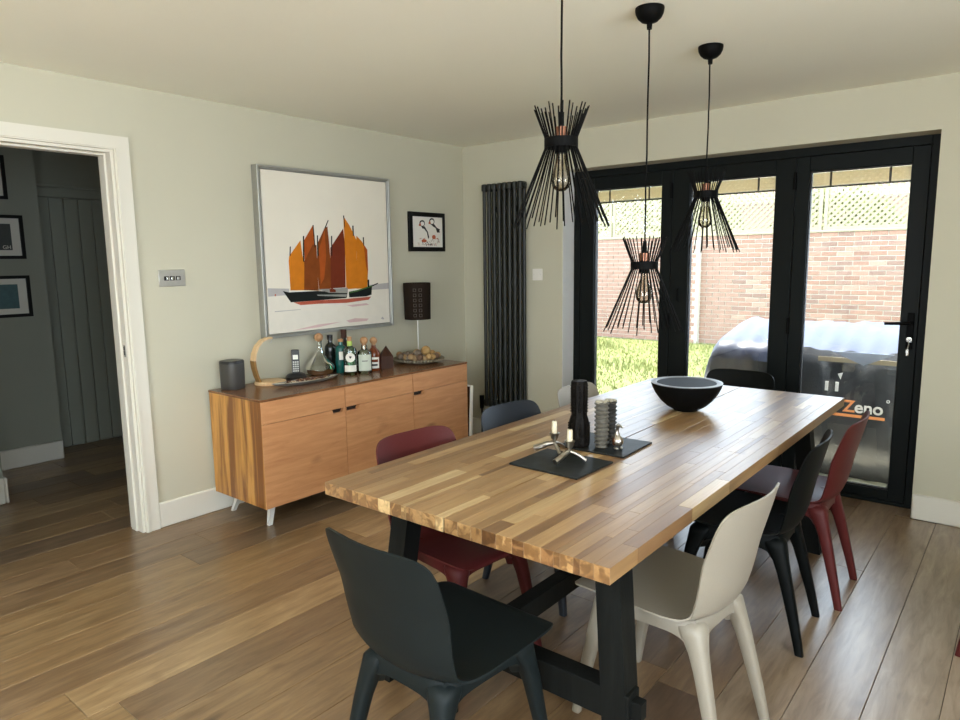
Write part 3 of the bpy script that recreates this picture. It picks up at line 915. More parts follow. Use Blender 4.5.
# ------------------------------------------------------------------ sideboard
SX0, SX1, SY0, SY1, SZ0, SZ1 = 0.03, 0.533, -2.262, -0.612, 0.124, 0.713
sb = thing('sideboard', 'wooden sideboard with three drawers and doors on steel legs', 'sideboard', ((SX0 + SX1) / 2, (SY0 + SY1) / 2, 0))
hx_, hy_ = (SX1 - SX0) / 2, (SY1 - SY0) / 2
MB().box(-hx_, hx_ - 0.022, -hy_ + 0.019, hy_ - 0.019, SZ0, SZ1 - 0.014).build('carcass', 'dark', sb, smooth=0)
for s in (-1, 1):
    MB().box(-hx_, hx_ - 0.002, s * (hy_ - 0.0195), s * hy_, SZ0, SZ1 - 0.012, bevel=0.001).build('side_panel', 'side_end', sb, smooth=0)
MB().box(-hx_ - 0.002, hx_ + 0.002, -hy_ - 0.003, hy_ + 0.002, SZ1 - 0.012, SZ1, bevel=0.002).build('top', 'side_top', sb, smooth=0)
cy_ = (SY0 + SY1) / 2
seams = [SY0, -1.706, -1.150, SY1]
zd = 0.580
for i in range(3):
    a, b = seams[i] - cy_ + (0.0005 if i == 0 else 0.002), seams[i + 1] - cy_ - (0.0005 if i == 2 else 0.002)
    MB().box(hx_ - 0.021, hx_, a, b, zd + 0.0012, SZ1 - 0.0135, bevel=0.0008).build('drawer', 'side_front', sb, smooth=0)
    # door with a finger notch cut from its top edge
    z0, z1 = SZ0 + 0.001, zd - 0.0012
    nd = 0.022
    if i == 0:
        n0, n1 = b - 0.095, b - 0.012
    else:
        n0, n1 = a + 0.004, a + 0.098
    poly = [(a, z0), (b, z0), (b, z1), (n1, z1), (n1 - 0.012, z1 - nd), (n0 + (0.008 if i == 0 else 0.0), z1 - nd), (n0, z1), (a, z1)]
    MB().prism(poly, ((hx_ - 0.021, 0, 0), (0, 1, 0), (0, 0, 1)), 0.021).build('door', 'side_front', sb, smooth=0)
for sx_ in (-1, 1):
    for sy_ in (-1, 1):
        top = Vector((sx_ * (hx_ - 0.10), sy_ * (hy_ - 0.10), SZ0 + 0.002))
        bot = Vector((sx_ * (hx_ - 0.085), sy_ * (hy_ - 0.068), 0.0008))
        if sx_ < 0:
            bot = Vector((-hx_ + 0.055, sy_ * (hy_ - 0.07), 0.0008))
        w1, w2 = 0.016, 0.011
        rings = [[(bot.x + dx * w2, bot.y + dy * w2, bot.z) for dx, dy in ((-1, -1), (1, -1), (1, 1), (-1, 1))], [(top.x + dx * w1, top.y + dy * w1, top.z) for dx, dy in ((-1, -1), (1, -1), (1, 1), (-1, 1))]]
        MB().loft(rings).build('leg', 'leg_alu', sb, smooth=0)

bd = thing('leaning_tray', 'thin white edged tray standing against the far sideboard end', 'tray', (0.36, -0.585, 0))
T = Matrix.Rotation(math.radians(-3.0), 4, 'X')
MB().box(-0.17, 0.17, -0.022, -0.012, 0.001, 0.53, mat=T).build('panel', 'dk_wood', bd, smooth=0)
m = MB().box(0.17, 0.178, -0.022, 0.004, 0.001, 0.53, mat=T).box(-0.178, -0.17, -0.022, 0.004, 0.001, 0.53, mat=T).box(-0.178, 0.178, -0.022, 0.004, 0.53, 0.538, mat=T)
m.build('rim', 'white_pl', bd, smooth=0)

# ---- things on the sideboard
ZT = SZ1 + 0.0006
sp = thing('smart_speaker', 'dark grey rounded speaker with black top on the sideboard', 'speaker', (0.105, -2.155, ZT), 0.3)
def rrect(w, d, r, z, n=6):
    pts = []
    for cx, cy, a0 in ((w - r, d - r, 0), (-w + r, d - r, PI / 2), (-w + r, -d + r, PI), (w - r, -d + r, 1.5 * PI)):
        for i in range(n):
            a = a0 + PI / 2 * i / (n - 1)
            pts.append((cx + r * math.cos(a), cy + r * math.sin(a), z))
    return pts
MB().loft([rrect(0.055, 0.055, 0.038, 0.0), rrect(0.058, 0.058, 0.04, 0.006), rrect(0.060, 0.060, 0.042, 0.145)]).build('grille', 'grey_fab', sp)
MB().loft([rrect(0.060, 0.060, 0.042, 0.1455), rrect(0.060, 0.060, 0.042, 0.156), rrect(0.056, 0.056, 0.040, 0.162)]).build('top', 'black_pl', sp)

ar = thing('banana_stand', 'curved light wooden fruit hook stand beside the speaker', 'stand', (0.13, -1.955, ZT), 0.0)
MB().lathe([(0.0, 0), (0.088, 0), (0.09, 0.003), (0.09, 0.015), (0.086, 0.018), (0.0, 0.018)], 32, c=(0.01, 0.02, 0)).build('base', 'lt_wood', ar)
def strip(pts, wid, thick):
    rings = []
    for i, (yy, zz) in enumerate(pts):
        a = Vector(pts[max(i - 1, 0)]); b = Vector(pts[min(i + 1, len(pts) - 1)])
        d = (b - a).normalized(); nrm = Vector((-d.y, d.x))
        w = wid[i] / 2
        rings.append([(-w, yy + nrm.x * thick / 2, zz + nrm.y * thick / 2), (w, yy + nrm.x * thick / 2, zz + nrm.y * thick / 2), (w, yy - nrm.x * thick / 2, zz - nrm.y * thick / 2), (-w, yy - nrm.x * thick / 2, zz - nrm.y * thick / 2)])
    return rings
cpts = [(-0.050, 0.018), (-0.066, 0.06), (-0.077, 0.105), (-0.080, 0.145), (-0.072, 0.185), (-0.052, 0.225), (-0.020, 0.254), (0.02, 0.268), (0.05, 0.266)]
MB().loft(strip(cpts[:4], [0.040, 0.042, 0.042, 0.042], 0.012)).build('lower_arm', 'md_wood', ar)
MB().loft(strip(cpts[3:], [0.042, 0.042, 0.040, 0.036, 0.030, 0.022], 0.012)).build('upper_arm', 'lt_wood', ar)
MB().tube([(0, 0.045, 0.262), (0, 0.05, 0.245), (0, 0.043, 0.236), (0, 0.036, 0.242)], 0.002, 6).build('hook', 'brushed', ar)

ph_ = thing('cordless_phone', 'black cordless phone upright in its charging cradle', 'phone', (0.115, -1.735, ZT), -0.62)
MB().loft([rrect(0.05, 0.062, 0.045, 0.0), rrect(0.052, 0.064, 0.047, 0.012), rrect(0.042, 0.052, 0.036, 0.026), rrect(0.03, 0.036, 0.026, 0.034)]).build('cradle', 'black_pl', ph_)
HT = Matrix.Translation((0.0, 0, 0.022)) @ Matrix.Rotation(math.radians(-6), 4, 'Y')
hs_ = MB().box(-0.013, 0.013, -0.024, 0.024, 0.0, 0.155, bevel=0.007, mat=HT, seg=2).build('handset', 'black_pl', ph_)
MB().box(0.0132, 0.0140, -0.015, 0.015, 0.095, 0.122, mat=HT).build('screen', 'screen', hs_, smooth=0)
for r_ in range(5):
    for c_ in range(3):
        MB().box(0.0132, 0.0142, -0.017 + c_ * 0.0125, -0.008 + c_ * 0.0125, 0.020 + r_ * 0.0135, 0.029 + r_ * 0.0135, mat=HT).build('key', 'phone_key', hs_, smooth=0)

ds = thing('oval_dish', 'long grey boat shaped dish of dried petals on the sideboard', 'dish', (0.305, -1.805, ZT), PI / 2 - 0.06)
def boat(w, l, z, n=28):
    return [(l * math.cos(2 * PI * i / n), w * math.sin(2 * PI * i / n) * (1 - 0.25 * math.cos(2 * PI * i / n) ** 2), z + 0.006 * math.cos(2 * PI * i / n) ** 4) for i in range(n)]
MB().loft([boat(0.025, 0.16, 0.0), boat(0.042, 0.205, 0.008), boat(0.056, 0.225, 0.020), boat(0.050, 0.218, 0.020), boat(0.04, 0.2, 0.013), boat(0.02, 0.14, 0.010)]).mat(0).build('dish_body', 'dish', ds)
MB().loft([boat(0.046, 0.209, 0.0165), boat(0.0455, 0.208, 0.0172)]).build('dish_lining', 'dish_in', ds)
rp_ = random.Random(5)
m = MB()
for i in range(150):
    a = rp_.uniform(0, 2 * PI); rr = math.sqrt(rp_.random())
    x, y = 0.185 * rr * math.cos(a), 0.032 * rr * math.sin(a)
    if x < -0.06 and rp_.random() < 0.6:
        continue
    Rm = Matrix.Translation((x, y, 0.021 + rp_.random() * 0.004)) @ Euler((rp_.uniform(-0.5, 0.5), rp_.uniform(-0.5, 0.5), rp_.uniform(0, PI))).to_matrix().to_4x4()
    m.mat(rp_.choice([0, 0, 1]))
    m.box(-0.007, 0.007, -0.0035, 0.0035, -0.0012, 0.0012, mat=Rm)
po = m.build('petals', ['pot1', 'pot2'], ds, smooth=0)
po['kind'] = 'stuff'

dc = thing('decanter', 'clear glass decanter with round cork stopper', 'decanter', (0.115, -1.555, ZT))
MB().lathe([(0.0, 0.0), (0.05, 0.0), (0.078, 0.012), (0.093, 0.040), (0.088, 0.062), (0.060, 0.092), (0.032, 0.122), (0.018, 0.160), (0.0165, 0.205), (0.021, 0.216)], 32, cap=False).build('glass_body', 'decant', dc)
MB().sphere((0, 0, 0.235), 0.028, 20, 12).build('stopper', 'cork', dc)


def bottle(name, label, loc, prof, mat, cap=None, cap_mat='cork', n=24, square=False):
    t = thing(name, label, 'bottle', (loc[0], loc[1], ZT), group='bottles on the sideboard')
    MB().lathe(prof, n).build('glass_body', mat, t)
    if cap:
        MB().lathe(cap, 16).build('stopper', cap_mat, t)
    return t


bottle('black_bottle', 'black glass bottle behind the decanter', (0.062, -1.425), [(0, 0), (0.034, 0), (0.036, 0.004), (0.036, 0.150), (0.034, 0.165), (0.016, 0.185), (0.0145, 0.19), (0.0145, 0.205)], 'blk_gl', [(0, 0.2045), (0.018, 0.2045), (0.018, 0.236), (0, 0.236)], 'black_pl')
tb = bottle('teal_bottle', 'teal glass bottle with cork stopper', (0.175, -1.432), [(0, 0), (0.034, 0), (0.036, 0.004), (0.036, 0.160), (0.032, 0.170), (0.014, 0.180), (0.0125, 0.20)], 'teal_gl', [(0, 0.2), (0.017, 0.2), (0.017, 0.217), (0, 0.217)], 'cork')
def curved_label(parent, r, z0, z1, a0, a1, mat, name='label'):
    n = 10
    pts = [(r * math.cos(a0 + (a1 - a0) * i / n), r * math.sin(a0 + (a1 - a0) * i / n)) for i in range(n + 1)]
    verts = [(x, y, z0) for x, y in pts] + [(x, y, z1) for x, y in pts] + [(x * 0.985, y * 0.985, z0) for x, y in pts] + [(x * 0.985, y * 0.985, z1) for x, y in pts]
    k = n + 1
    faces = [(i, i + 1, k + i + 1, k + i) for i in range(n)] + [(2 * k + i, 3 * k + i, 3 * k + i + 1, 2 * k + i + 1) for i in range(n)]
    return MB().raw(verts, faces).build(name, mat, parent)
VA = -0.66   # direction from the sideboard towards the viewer
curved_label(tb, 0.0368, 0.088, 0.140, VA - 0.35, VA + 0.35, 'label')
gb = bottle('gin_bottle', 'green glass bottle with round emblem and white label', (0.272, -1.440), [(0, 0), (0.040, 0), (0.043, 0.004), (0.043, 0.150), (0.038, 0.166), (0.018, 0.178), (0.0155, 0.184)], 'green_gl', [(0, 0.212), (0.014, 0.212), (0.014, 0.238), (0, 0.238)], 'cork')
MB().lathe([(0, 0.180), (0.0165, 0.180), (0.0165, 0.2115), (0, 0.2115)], 16).build('neck', 'lime_gl', gb)
curved_label(gb, 0.0440, 0.022, 0.062, VA - 0.95, VA + 0.95, 'label')
lb = MB().lathe([(0, 0), (0.029, 0), (0.029, 0.003), (0, 0.003)], 24).build('emblem', 'label', gb, loc=(0.044 * math.cos(VA), 0.044 * math.sin(VA), 0.112), rot=(PI / 2, 0, VA + PI / 2))
MB().prism([(-0.009, 0.006), (-0.004, 0.009), (0, 0.007), (0.004, 0.009), (0.009, 0.006), (0.0, -0.008)], ((0, 0, 0.003), (1, 0, 0), (0, 1, 0)), 0.0006).build('emblem_mark', 'ink', lb, smooth=0)
bottle('capped_bottle', 'dark capped bottle at the back of the bottle group', (0.085, -1.330), [(0, 0), (0.036, 0), (0.038, 0.004), (0.038, 0.165), (0.016, 0.198), (0.0145, 0.21)], 'blk_gl', [(0, 0.21), (0.0195, 0.21), (0.0195, 0.264), (0, 0.264)], 'dk_wood')
cb = bottle('clear_bottle', 'pale square bottle with frosted label and ball stopper', (0.305, -1.350), [(0, 0), (0.044, 0), (0.047, 0.005), (0.047, 0.128), (0.042, 0.142), (0.020, 0.152), (0.018, 0.180)], 'pale_gl', [(0, 0.176), (0.014, 0.176), (0.014, 0.186), (0.022, 0.194), (0.026, 0.208), (0.022, 0.222), (0.010, 0.230), (0, 0.230)], 'cork')
MB().lathe([(0, 0.154), (0.012, 0.154), (0.012, 0.176), (0, 0.176)], 12).build('cork_plug', 'cork', cb)
curved_label(cb, 0.0480, 0.020, 0.122, VA - 0.95, VA + 0.95, 'label2')
curved_label(cb, 0.0486, 0.080, 0.085, VA - 0.4, VA + 0.35, 'ink', 'print_line')
bb = bottle('amber_bottle', 'amber brown bottle with printed label and ball stopper', (0.275, -1.243), [(0, 0), (0.036, 0), (0.039, 0.005), (0.039, 0.110), (0.036, 0.125), (0.016, 0.150), (0.0145, 0.165)], 'brown_gl', [(0, 0.165), (0.013, 0.165), (0.014, 0.176), (0.022, 0.184), (0.025, 0.197), (0.020, 0.210), (0.008, 0.218), (0, 0.218)], 'cork')
curved_label(bb, 0.0400, 0.018, 0.090, VA - 0.85, VA + 0.85, 'label')
curved_label(bb, 0.0406, 0.058, 0.076, VA - 0.6, VA + 0.6, 'brown_gl', 'print_band')
curved_label(bb, 0.0406, 0.034, 0.046, VA - 0.5, VA + 0.5, 'ink', 'print_line')
rd = thing('red_jar', 'small rounded red jar behind the amber bottle', 'jar', (0.165, -1.155, ZT))
MB().lathe([(0, 0), (0.028, 0), (0.036, 0.02), (0.037, 0.07), (0.028, 0.098), (0.012, 0.108), (0, 0.109)], 24).build('body', 'red', rd)
MB().lathe([(0, 0.109), (0.010, 0.109), (0.012, 0.114), (0, 0.118)], 16).build('lid_knob', 'red', rd)

py = thing('wooden_obelisk', 'dark wooden block with pyramid top beside the amber bottle', 'ornament', (0.275, -1.135, ZT), 0.95)
a_ = 0.040
MB().raw([(-a_, -a_, 0), (a_, -a_, 0), (a_, a_, 0), (-a_, a_, 0), (-a_ * 1.02, -a_ * 1.02, 0.085), (a_ * 1.02, -a_ * 1.02, 0.085), (a_ * 1.02, a_ * 1.02, 0.085), (-a_ * 1.02, a_ * 1.02, 0.085), (0, 0, 0.152)],
         [(3, 2, 1, 0), (0, 1, 5, 4), (1, 2, 6, 5), (2, 3, 7, 6), (3, 0, 4, 7), (4, 5, 8), (5, 6, 8), (6, 7, 8), (7, 4, 8)]).build('block', 'dk_wood', py, smooth=0)

wk = thing('wicker_tray', 'round beaded wicker tray piled with dried seed pods', 'tray', (0.265, -0.815, ZT))
MB().lathe([(0, 0.0), (0.10, 0.0), (0.14, 0.010), (0.172, 0.030), (0.176, 0.034), (0.168, 0.034), (0.135, 0.018), (0.10, 0.008), (0, 0.008)], 40).build('tray_body', 'wicker', wk)
bead0 = None
for i in range(44):
    a = 2 * PI * i / 44
    if bead0 is None:
        bead0 = MB().sphere((0, 0, 0), 0.0085, 8, 6).build('bead', 'wicker', wk)
        b = bead0
    else:
        b = bead0.copy(); COL.objects.link(b)
    b.location = (0.170 * math.cos(a), 0.170 * math.sin(a), 0.026)
NUT = [plain('seed_%s' % n, c, 0.75, noise=0.35, nscale=40, bump=0.4) for n, c in (('tan', (0.36, 0.24, 0.12)), ('brown', (0.15, 0.085, 0.05)), ('honey', (0.42, 0.26, 0.10)), ('grey', (0.20, 0.16, 0.13)))]
rn = random.Random(21)
spots = []
for layer, (rad_, n_, z_, rr) in enumerate(((0.140, 17, 0.040, 0.021), (0.090, 12, 0.055, 0.022), (0.035, 6, 0.070, 0.023), (0.095, 8, 0.085, 0.020))):
    for i in range(n_):
        a = 2 * PI * i / n_ + layer * 0.4
        spots.append((rad_ * math.cos(a) + rn.uniform(-0.006, 0.006), rad_ * math.sin(a) + rn.uniform(-0.006, 0.006), z_ + rn.uniform(-0.003, 0.004), rr * rn.uniform(0.85, 1.12)))
spots.append((0.03, 0.055, 0.112, 0.036)); spots.append((-0.02, -0.03, 0.106, 0.027)); spots.append((-0.05, 0.045, 0.110, 0.022))
for _ in range(300):                       # let the pods settle apart
    spots = [list(p) for p in spots]
    for i in range(len(spots)):
        for j in range(i):
            a, b = spots[i], spots[j]
            d = Vector(a[:3]) - Vector(b[:3])
            need = (a[3] + b[3]) * 0.985
            if d.length < need:
                n_ = d.normalized() if d.length > 1e-6 else Vector((0, 0, 1))
                q = (need - d.length) / 2
                for k in range(3):
                    a[k] += n_[k] * q; b[k] -= n_[k] * q
    for p in spots:
        rr = math.hypot(p[0], p[1])
        if rr > 0.148:
            p[0] *= 0.148 / rr; p[1] *= 0.148 / rr
        p[0] *= 0.9992; p[1] *= 0.9992
        p[2] = max(p[2] - 0.0006, p[3] + 0.0095 + max(0, rr - 0.09) * 0.45)
PODW = ['tan', 'brown', 'honey', 'grey']
for i, (x, y, z, r) in enumerate(spots):
    mi_ = rn.randrange(4)
    p = MB().sphere((0, 0, 0), r, 14, 9, (1, 1, rn.uniform(0.88, 1.0))).build('seed_pod', NUT[mi_], None, loc=(0.265 + x, -0.815 + y, ZT + z), rot=(rn.uniform(0, 3), rn.uniform(0, 3), 0))
    lab = 'large round dried seed pod on top of the wicker tray pile' if r > 0.034 else 'small %s dried seed pod in the wicker tray pile' % PODW[mi_]
    tag(p, lab, 'seed pod', 'dried seed pods')

lp = thing('table_lamp', 'slim table lamp with dark embossed drum shade', 'lamp', (0.115, -0.665, ZT))
MB().lathe([(0, 0), (0.05, 0), (0.05, 0.008), (0.012, 0.014), (0, 0.014)], 24).build('base', 'brushed', lp)
MB().tube([(0, 0, 0.012), (0, 0, 0.36)], 0.005, 10).build('stem', 'brushed', lp)
MB().lathe([(0.092, 0.285), (0.0945, 0.285), (0.0985, 0.548), (0.096, 0.548)], 36, cap=False).build('shade', 'shade', lp)
m = MB().tube([(-0.094, 0, 0.535), (0.094, 0, 0.535)], 0.002, 6).tube([(0, -0.094, 0.535), (0, 0.094, 0.535)], 0.002, 6).tube([(0, 0, 0.36), (0, 0, 0.535)], 0.009, 10)
m.build('shade_carrier', 'black_mt', lp)
sh = [o for o in lp.children if o.name.startswith('shade') and 'carrier' not in o.name][0]
for col_, da in ((0, -0.32), (1, 0.10)):
    for r_ in range(6):
        a = VA + da
        z = 0.318 + r_ * 0.036
        rr_ = 0.0950 + 0.004 * (z - 0.285) / 0.263
        p = (rr_ * math.cos(a), rr_ * math.sin(a), z)
        m = MB()
        for x0, x1, y0, y1 in ((-0.011, 0.011, -0.011, -0.008), (-0.011, 0.011, 0.008, 0.011), (-0.011, -0.008, -0.008, 0.008), (0.008, 0.011, -0.008, 0.008)):
            m.box(x0, x1, -0.0012, 0.0012, y0, y1)
        m.build('embossed_square', 'emboss', sh, smooth=0, loc=p, rot=(0, 0, a + PI / 2))

# ------------------------------------------------------------------ dining table
TX0, TX1, TY0, TY1, TZ, TH = 1.908, 2.908, -2.930, -0.580, 0.730, 0.040
tcx, tcy = (TX0 + TX1) / 2, (TY0 + TY1) / 2
tb_ = thing('dining_table', 'long acacia stave dining table on black trestle legs', 'table', (tcx, tcy, 0))
slit = 0.002
halves = []
for nm, a, b in (('tabletop_half', TX0 - tcx, slit - 0.0025), ('tabletop_half', slit + 0.0025, TX1 - tcx)):
    hcore = MB().box(a + 0.004, b - 0.004, TY0 - tcy + 0.004, TY1 - tcy - 0.004, TZ - TH + 0.003, TZ - 0.004).build(nm, 'dark', tb_, smooth=0)
    halves.append((hcore, a, b))
STV = [(0.40, 0.255, 0.12), (0.35, 0.215, 0.10), (0.30, 0.18, 0.08), (0.43, 0.28, 0.135), (0.25, 0.14, 0.062), (0.33, 0.20, 0.092), (0.60, 0.45, 0.25), (0.38, 0.235, 0.11), (0.22, 0.122, 0.055), (0.36, 0.225, 0.105), (0.52, 0.37, 0.19)]
rs = random.Random(4)
for hcore, a, b in halves:
    x = a
    while x < b - 0.004:
        w = rs.choice([0.018, 0.028, 0.036, 0.042, 0.046, 0.05])
        if b - (x + w) < 0.024:
            w = b - x
        y = TY0 - tcy
        yend = TY1 - tcy
        firstl = rs.uniform(0.08, 0.5)
        while y < yend - 0.002:
            ln = firstl if y == TY0 - tcy else rs.uniform(0.2, 0.75)
            if yend - (y + ln) < 0.08:
                ln = yend - y
            s_ = MB().box(-w / 2 + 0.0001, w / 2 - 0.0001, -ln / 2 + 0.0001, ln / 2 - 0.0001, -TH, 0, bevel=0.0006).build('stave', 'stave', hcore, smooth=0, loc=(x + w / 2, y + ln / 2, TZ - rs.uniform(0, 0.0002)))
            t = rs.choice(STV)
            if t[0] > 0.5 and w > 0.03 and rs.random() < 0.7:
                t = rs.choice(STV[:6])
            v = rs.uniform(0.9, 1.1)
            s_.color = (t[0] * v, t[1] * v, t[2] * v, 1)
            y += ln
        x += w
lw = 0.072
for e in (-1, 1):
    ye_b = e * (2.35 / 2 - 0.16)          # outer face at the floor
    ye_t = e * (2.35 / 2 - 0.215)         # outer face at the top
    for s in (-1, 1):
        def ringz(z):
            f_ = z / (TZ - TH)
            xo = s * (0.482 - 0.075 * f_)
            yo = ye_b + (ye_t - ye_b) * f_
            xi = xo - s * lw
            yi = yo - e * lw
            return [(xo, yo, z), (xi, yo, z), (xi, yi, z), (xo, yi, z)]
        MB().loft([ringz(0.0008), ringz(TZ - TH - 0.001)]).build('leg', 'black_wd', tb_, smooth=0)
    zc = 0.25
    yo = ye_b + (ye_t - ye_b) * zc / 0.69
    m = MB().box(-0.46, 0.46, min(yo - e * 0.004, yo - e * 0.066), max(yo - e * 0.004, yo - e * 0.066), 0.215, 0.300, bevel=0.002)
    m.box(-0.488, 0.488, min(yo - e * 0.018, yo - e * 0.052), max(yo - e * 0.018, yo - e * 0.052), 0.232, 0.283, bevel=0.002)
    m.build('crossbar', 'black_wd', tb_, smooth=0)
    zt_ = TZ - TH
    y2 = ye_t
    MB().box(-0.44, 0.44, min(y2, y2 - e * 0.075), max(y2, y2 - e * 0.075), zt_ - 0.030, zt_ - 0.001, bevel=0.002).build('top_rail', 'black_wd', tb_, smooth=0)
MB().box(-0.0, 0.050, -0.985, 0.985, 0.3005, 0.368, bevel=0.002).build('stretcher', 'black_wd', tb_, smooth=0)

# ---- things on the table
ZB = TZ + 0.0006
def slate(label, x0, x1, y0, y1, rz):
    c = ((x0 + x1) / 2, (y0 + y1) / 2, ZB)
    w, d = (x1 - x0) / 2, (y1 - y0) / 2
    rr = random.Random(int(abs(y0) * 1000))
    ring0 = []
    for k in range(4):
        cs = [(-w, -d), (w, -d), (w, d), (-w, d)]
        p, q = cs[k], cs[(k + 1) % 4]
        for i in range(6):
            t_ = i / 6
            ring0.append((p[0] + (q[0] - p[0]) * t_ + rr.uniform(-0.0012, 0.0012), p[1] + (q[1] - p[1]) * t_ + rr.uniform(-0.0012, 0.0012)))
    m = MB().loft([[(x * 0.992, y * 0.992, 0) for x, y in ring0], [(x, y, 0.003) for x, y in ring0], [(x * 0.99, y * 0.99, 0.006) for x, y in ring0]])
    return tag(m.build('slate_mat', 'slate', None, smooth=0, loc=c, rot=(0, 0, rz)), label, 'slate mat', 'slate mats')


slate('black slate mat under the pewter candle holders', 2.263, 2.532, -2.440, -2.213, -0.02)
slate('black slate mat under the ribbed columns and small figure', 2.270, 2.532, -2.150, -1.912, 0.03)
ZS = ZB + 0.0062

bw = thing('fruit_bowl', 'wide black bowl with grey rim on the dining table', 'bowl', (2.400, -1.285, ZB))
MB().lathe([(0, 0.0), (0.052, 0.0), (0.056, 0.005), (0.086, 0.022), (0.114, 0.048), (0.136, 0.078), (0.150, 0.106), (0.156, 0.126)], 48, cap=True).build('bowl_body', 'bowl_out', bw)
MB().lathe([(0.156, 0.1262), (0.1565, 0.1285), (0.134, 0.1285), (0.130, 0.126)], 48, cap=False).build('rim', 'bowl_rim', bw)
MB().lathe([(0.1315, 0.127), (0.124, 0.098), (0.102, 0.062), (0.06, 0.034), (0.0, 0.026)], 48, cap=False).build('bowl_lining', 'bowl_in', bw)

tc_ = thing('carved_candle', 'tall black carved candle standing behind the slate mats', 'candle', (2.335, -2.108, ZS), 0.2)
def poly_ring(r, n, z, tw=0.0, sq=1.0, amp=0.0, fr=8):
    return [((r + amp * math.cos(fr * 2 * PI * i / n)) * math.cos(2 * PI * i / n + tw), (r + amp * math.cos(fr * 2 * PI * i / n)) * math.sin(2 * PI * i / n + tw), z) for i in range(n)]
pr = [(0.034, 0), (0.038, 0.004), (0.039, 0.05), (0.0375, 0.085), (0.031, 0.108), (0.028, 0.116), (0.029, 0.13), (0.0295, 0.16), (0.030, 0.20), (0.030, 0.232), (0.027, 0.240), (0.010, 0.241)]
MB().loft([poly_ring(r, 48, z, 0, 1, 0.0016, 8) for r, z in pr]).build('candle_body', 'carved', tc_, smooth=25)
for i in range(8):
    a = 2 * PI * (i + 0.5) / 8
    m = MB()
    for k in range(9):
        z = 0.012 + k * 0.009
        r = 0.0365
        m.sphere((r * math.cos(a), r * math.sin(a), z), 0.0048, 6, 4, (1, 1, 0.8))
    for k in range(10):
        z = 0.128 + k * 0.0105
        r = 0.0283
        m.sphere((r * math.cos(a), r * math.sin(a), z), 0.0044, 6, 4, (1, 1, 0.8))
    m.build('carved_rib', 'carved', tc_)


def rib_col(label, loc, h, r, m1, m2, cap):
    t = thing('ribbed_column', label, 'ornament', (loc[0], loc[1], ZS), group='ribbed stone columns')
    n = int(h / 0.0155)
    prof = [(r * 0.95, 0)]
    for k in range(n):
        z = 0.004 + k * (h - 0.006) / n
        d = (h - 0.006) / n
        prof += [(r * 0.86, z + d * 0.1), (r * 0.88, z + d * 0.40), (r * 1.10, z + d * 0.62), (r * 1.10, z + d * 0.82)]
    prof += [(r * 0.9, h - 0.002)]
    MB().lathe(prof, 24).build('column_body', m1, t, smooth=25)
    m = MB()
    rr = random.Random(int(h * 1e4))
    for k in range(12):
        a = rr.uniform(0, 2 * PI); q = r * 0.75 * math.sqrt(rr.random())
        m.sphere((q * math.cos(a), q * math.sin(a), h + 0.001), rr.uniform(0.006, 0.010), 7, 5, (1, 1, 0.6))
    m.build('column_cap', cap, t)
    return t


rib_col('grey ribbed column standing on the far slate mat', (2.408, -2.072), 0.165, 0.0245, 'stone', 'stone', 'stone_lt')
rib_col('darker ribbed column tucked behind the grey one', (2.406, -2.004), 0.158, 0.022, 'stone_dk', 'stone_dk', 'stone_lt')

fg = thing('bird_figurine', 'small silver and brown bird figurine on the slate mat', 'figurine', (2.470, -2.070, ZS), -0.5)
fg.scale = (1.22, 1.22, 1.22)
m = MB().loft([[(x * s_ + dx, y * s_, z) for x, y in [(math.cos(2 * PI * i / 16), math.sin(2 * PI * i / 16)) for i in range(16)]] for s_, dx, z in ((0.004, 0, 0.007), (0.014, 0.002, 0.012), (0.0175, 0.003, 0.022), (0.016, 0.003, 0.032), (0.010, 0.0, 0.041), (0.0055, -0.001, 0.050), (0.005, 0.001, 0.062), (0.0065, 0.004, 0.067), (0.0075, 0.006, 0.072), (0.005, 0.007, 0.077), (0.001, 0.007, 0.079))])
m.build('bird_body', 'pewter', fg)
MB().tube([(0.010, 0, 0.073), (0.020, 0, 0.0715), (0.028, 0, 0.069)], [0.005, 0.004, 0.001], 8).build('beak', 'pewter', fg)
MB().sphere((0.0035, 0.0115, 0.024), 0.011, 10, 7, (0.85, 0.55, 1.2)).sphere((0.0035, -0.0115, 0.024), 0.011, 10, 7, (0.85, 0.55, 1.2)).build('wing', 'copper', fg)
MB().sphere((0.006, 0.008, 0.0045), 0.008, 8, 6, (1.2, 0.7, 0.55)).sphere((0.006, -0.008, 0.0045), 0.008, 8, 6, (1.2, 0.7, 0.55)).build('feet', 'pewter', fg)


def holder(label, loc, rz, ch_):
    t = thing('candle_holder', label, 'candle holder', (loc[0], loc[1], ZS), rz, group='pewter twig candle holders')
    MB().lathe([(0.005, 0.030), (0.006, 0.040), (0.007, 0.045), (0.0125, 0.052), (0.0145, 0.062), (0.0175, 0.068), (0.0185, 0.071), (0.0150, 0.072), (0.011, 0.066), (0.0, 0.064)], 20).build('cup', 'pewter', t)
    for k, (a, ln) in enumerate(((0.0, 0.072), (2.1, 0.056), (4.2, 0.056))):
        ca, sa = math.cos(a), math.sin(a)
        thick = 0.0105 if k == 0 else 0.0065
        pts = [(0, 0, 0.034), (0.3 * ln * ca, 0.3 * ln * sa, 0.030), (0.65 * ln * ca, 0.65 * ln * sa, 0.020), (ln * ca, ln * sa, thick + 0.0005)]
        lg = MB().tube(pts, [0.006, thick * 0.9, thick, thick], 9).build('twig_leg', 'pewter', t)
    MB().lathe([(0, 0.0655), (0.0098, 0.0655), (0.0092, 0.0655 + ch_), (0.008, 0.0672 + ch_), (0, 0.0668 + ch_)], 18).build('candle', 'wax', t)
    MB().tube([(0, 0, 0.065 + ch_), (0.0008, 0, 0.072 + ch_)], 0.0009, 6).build('wick', 'ink', t)
    return t


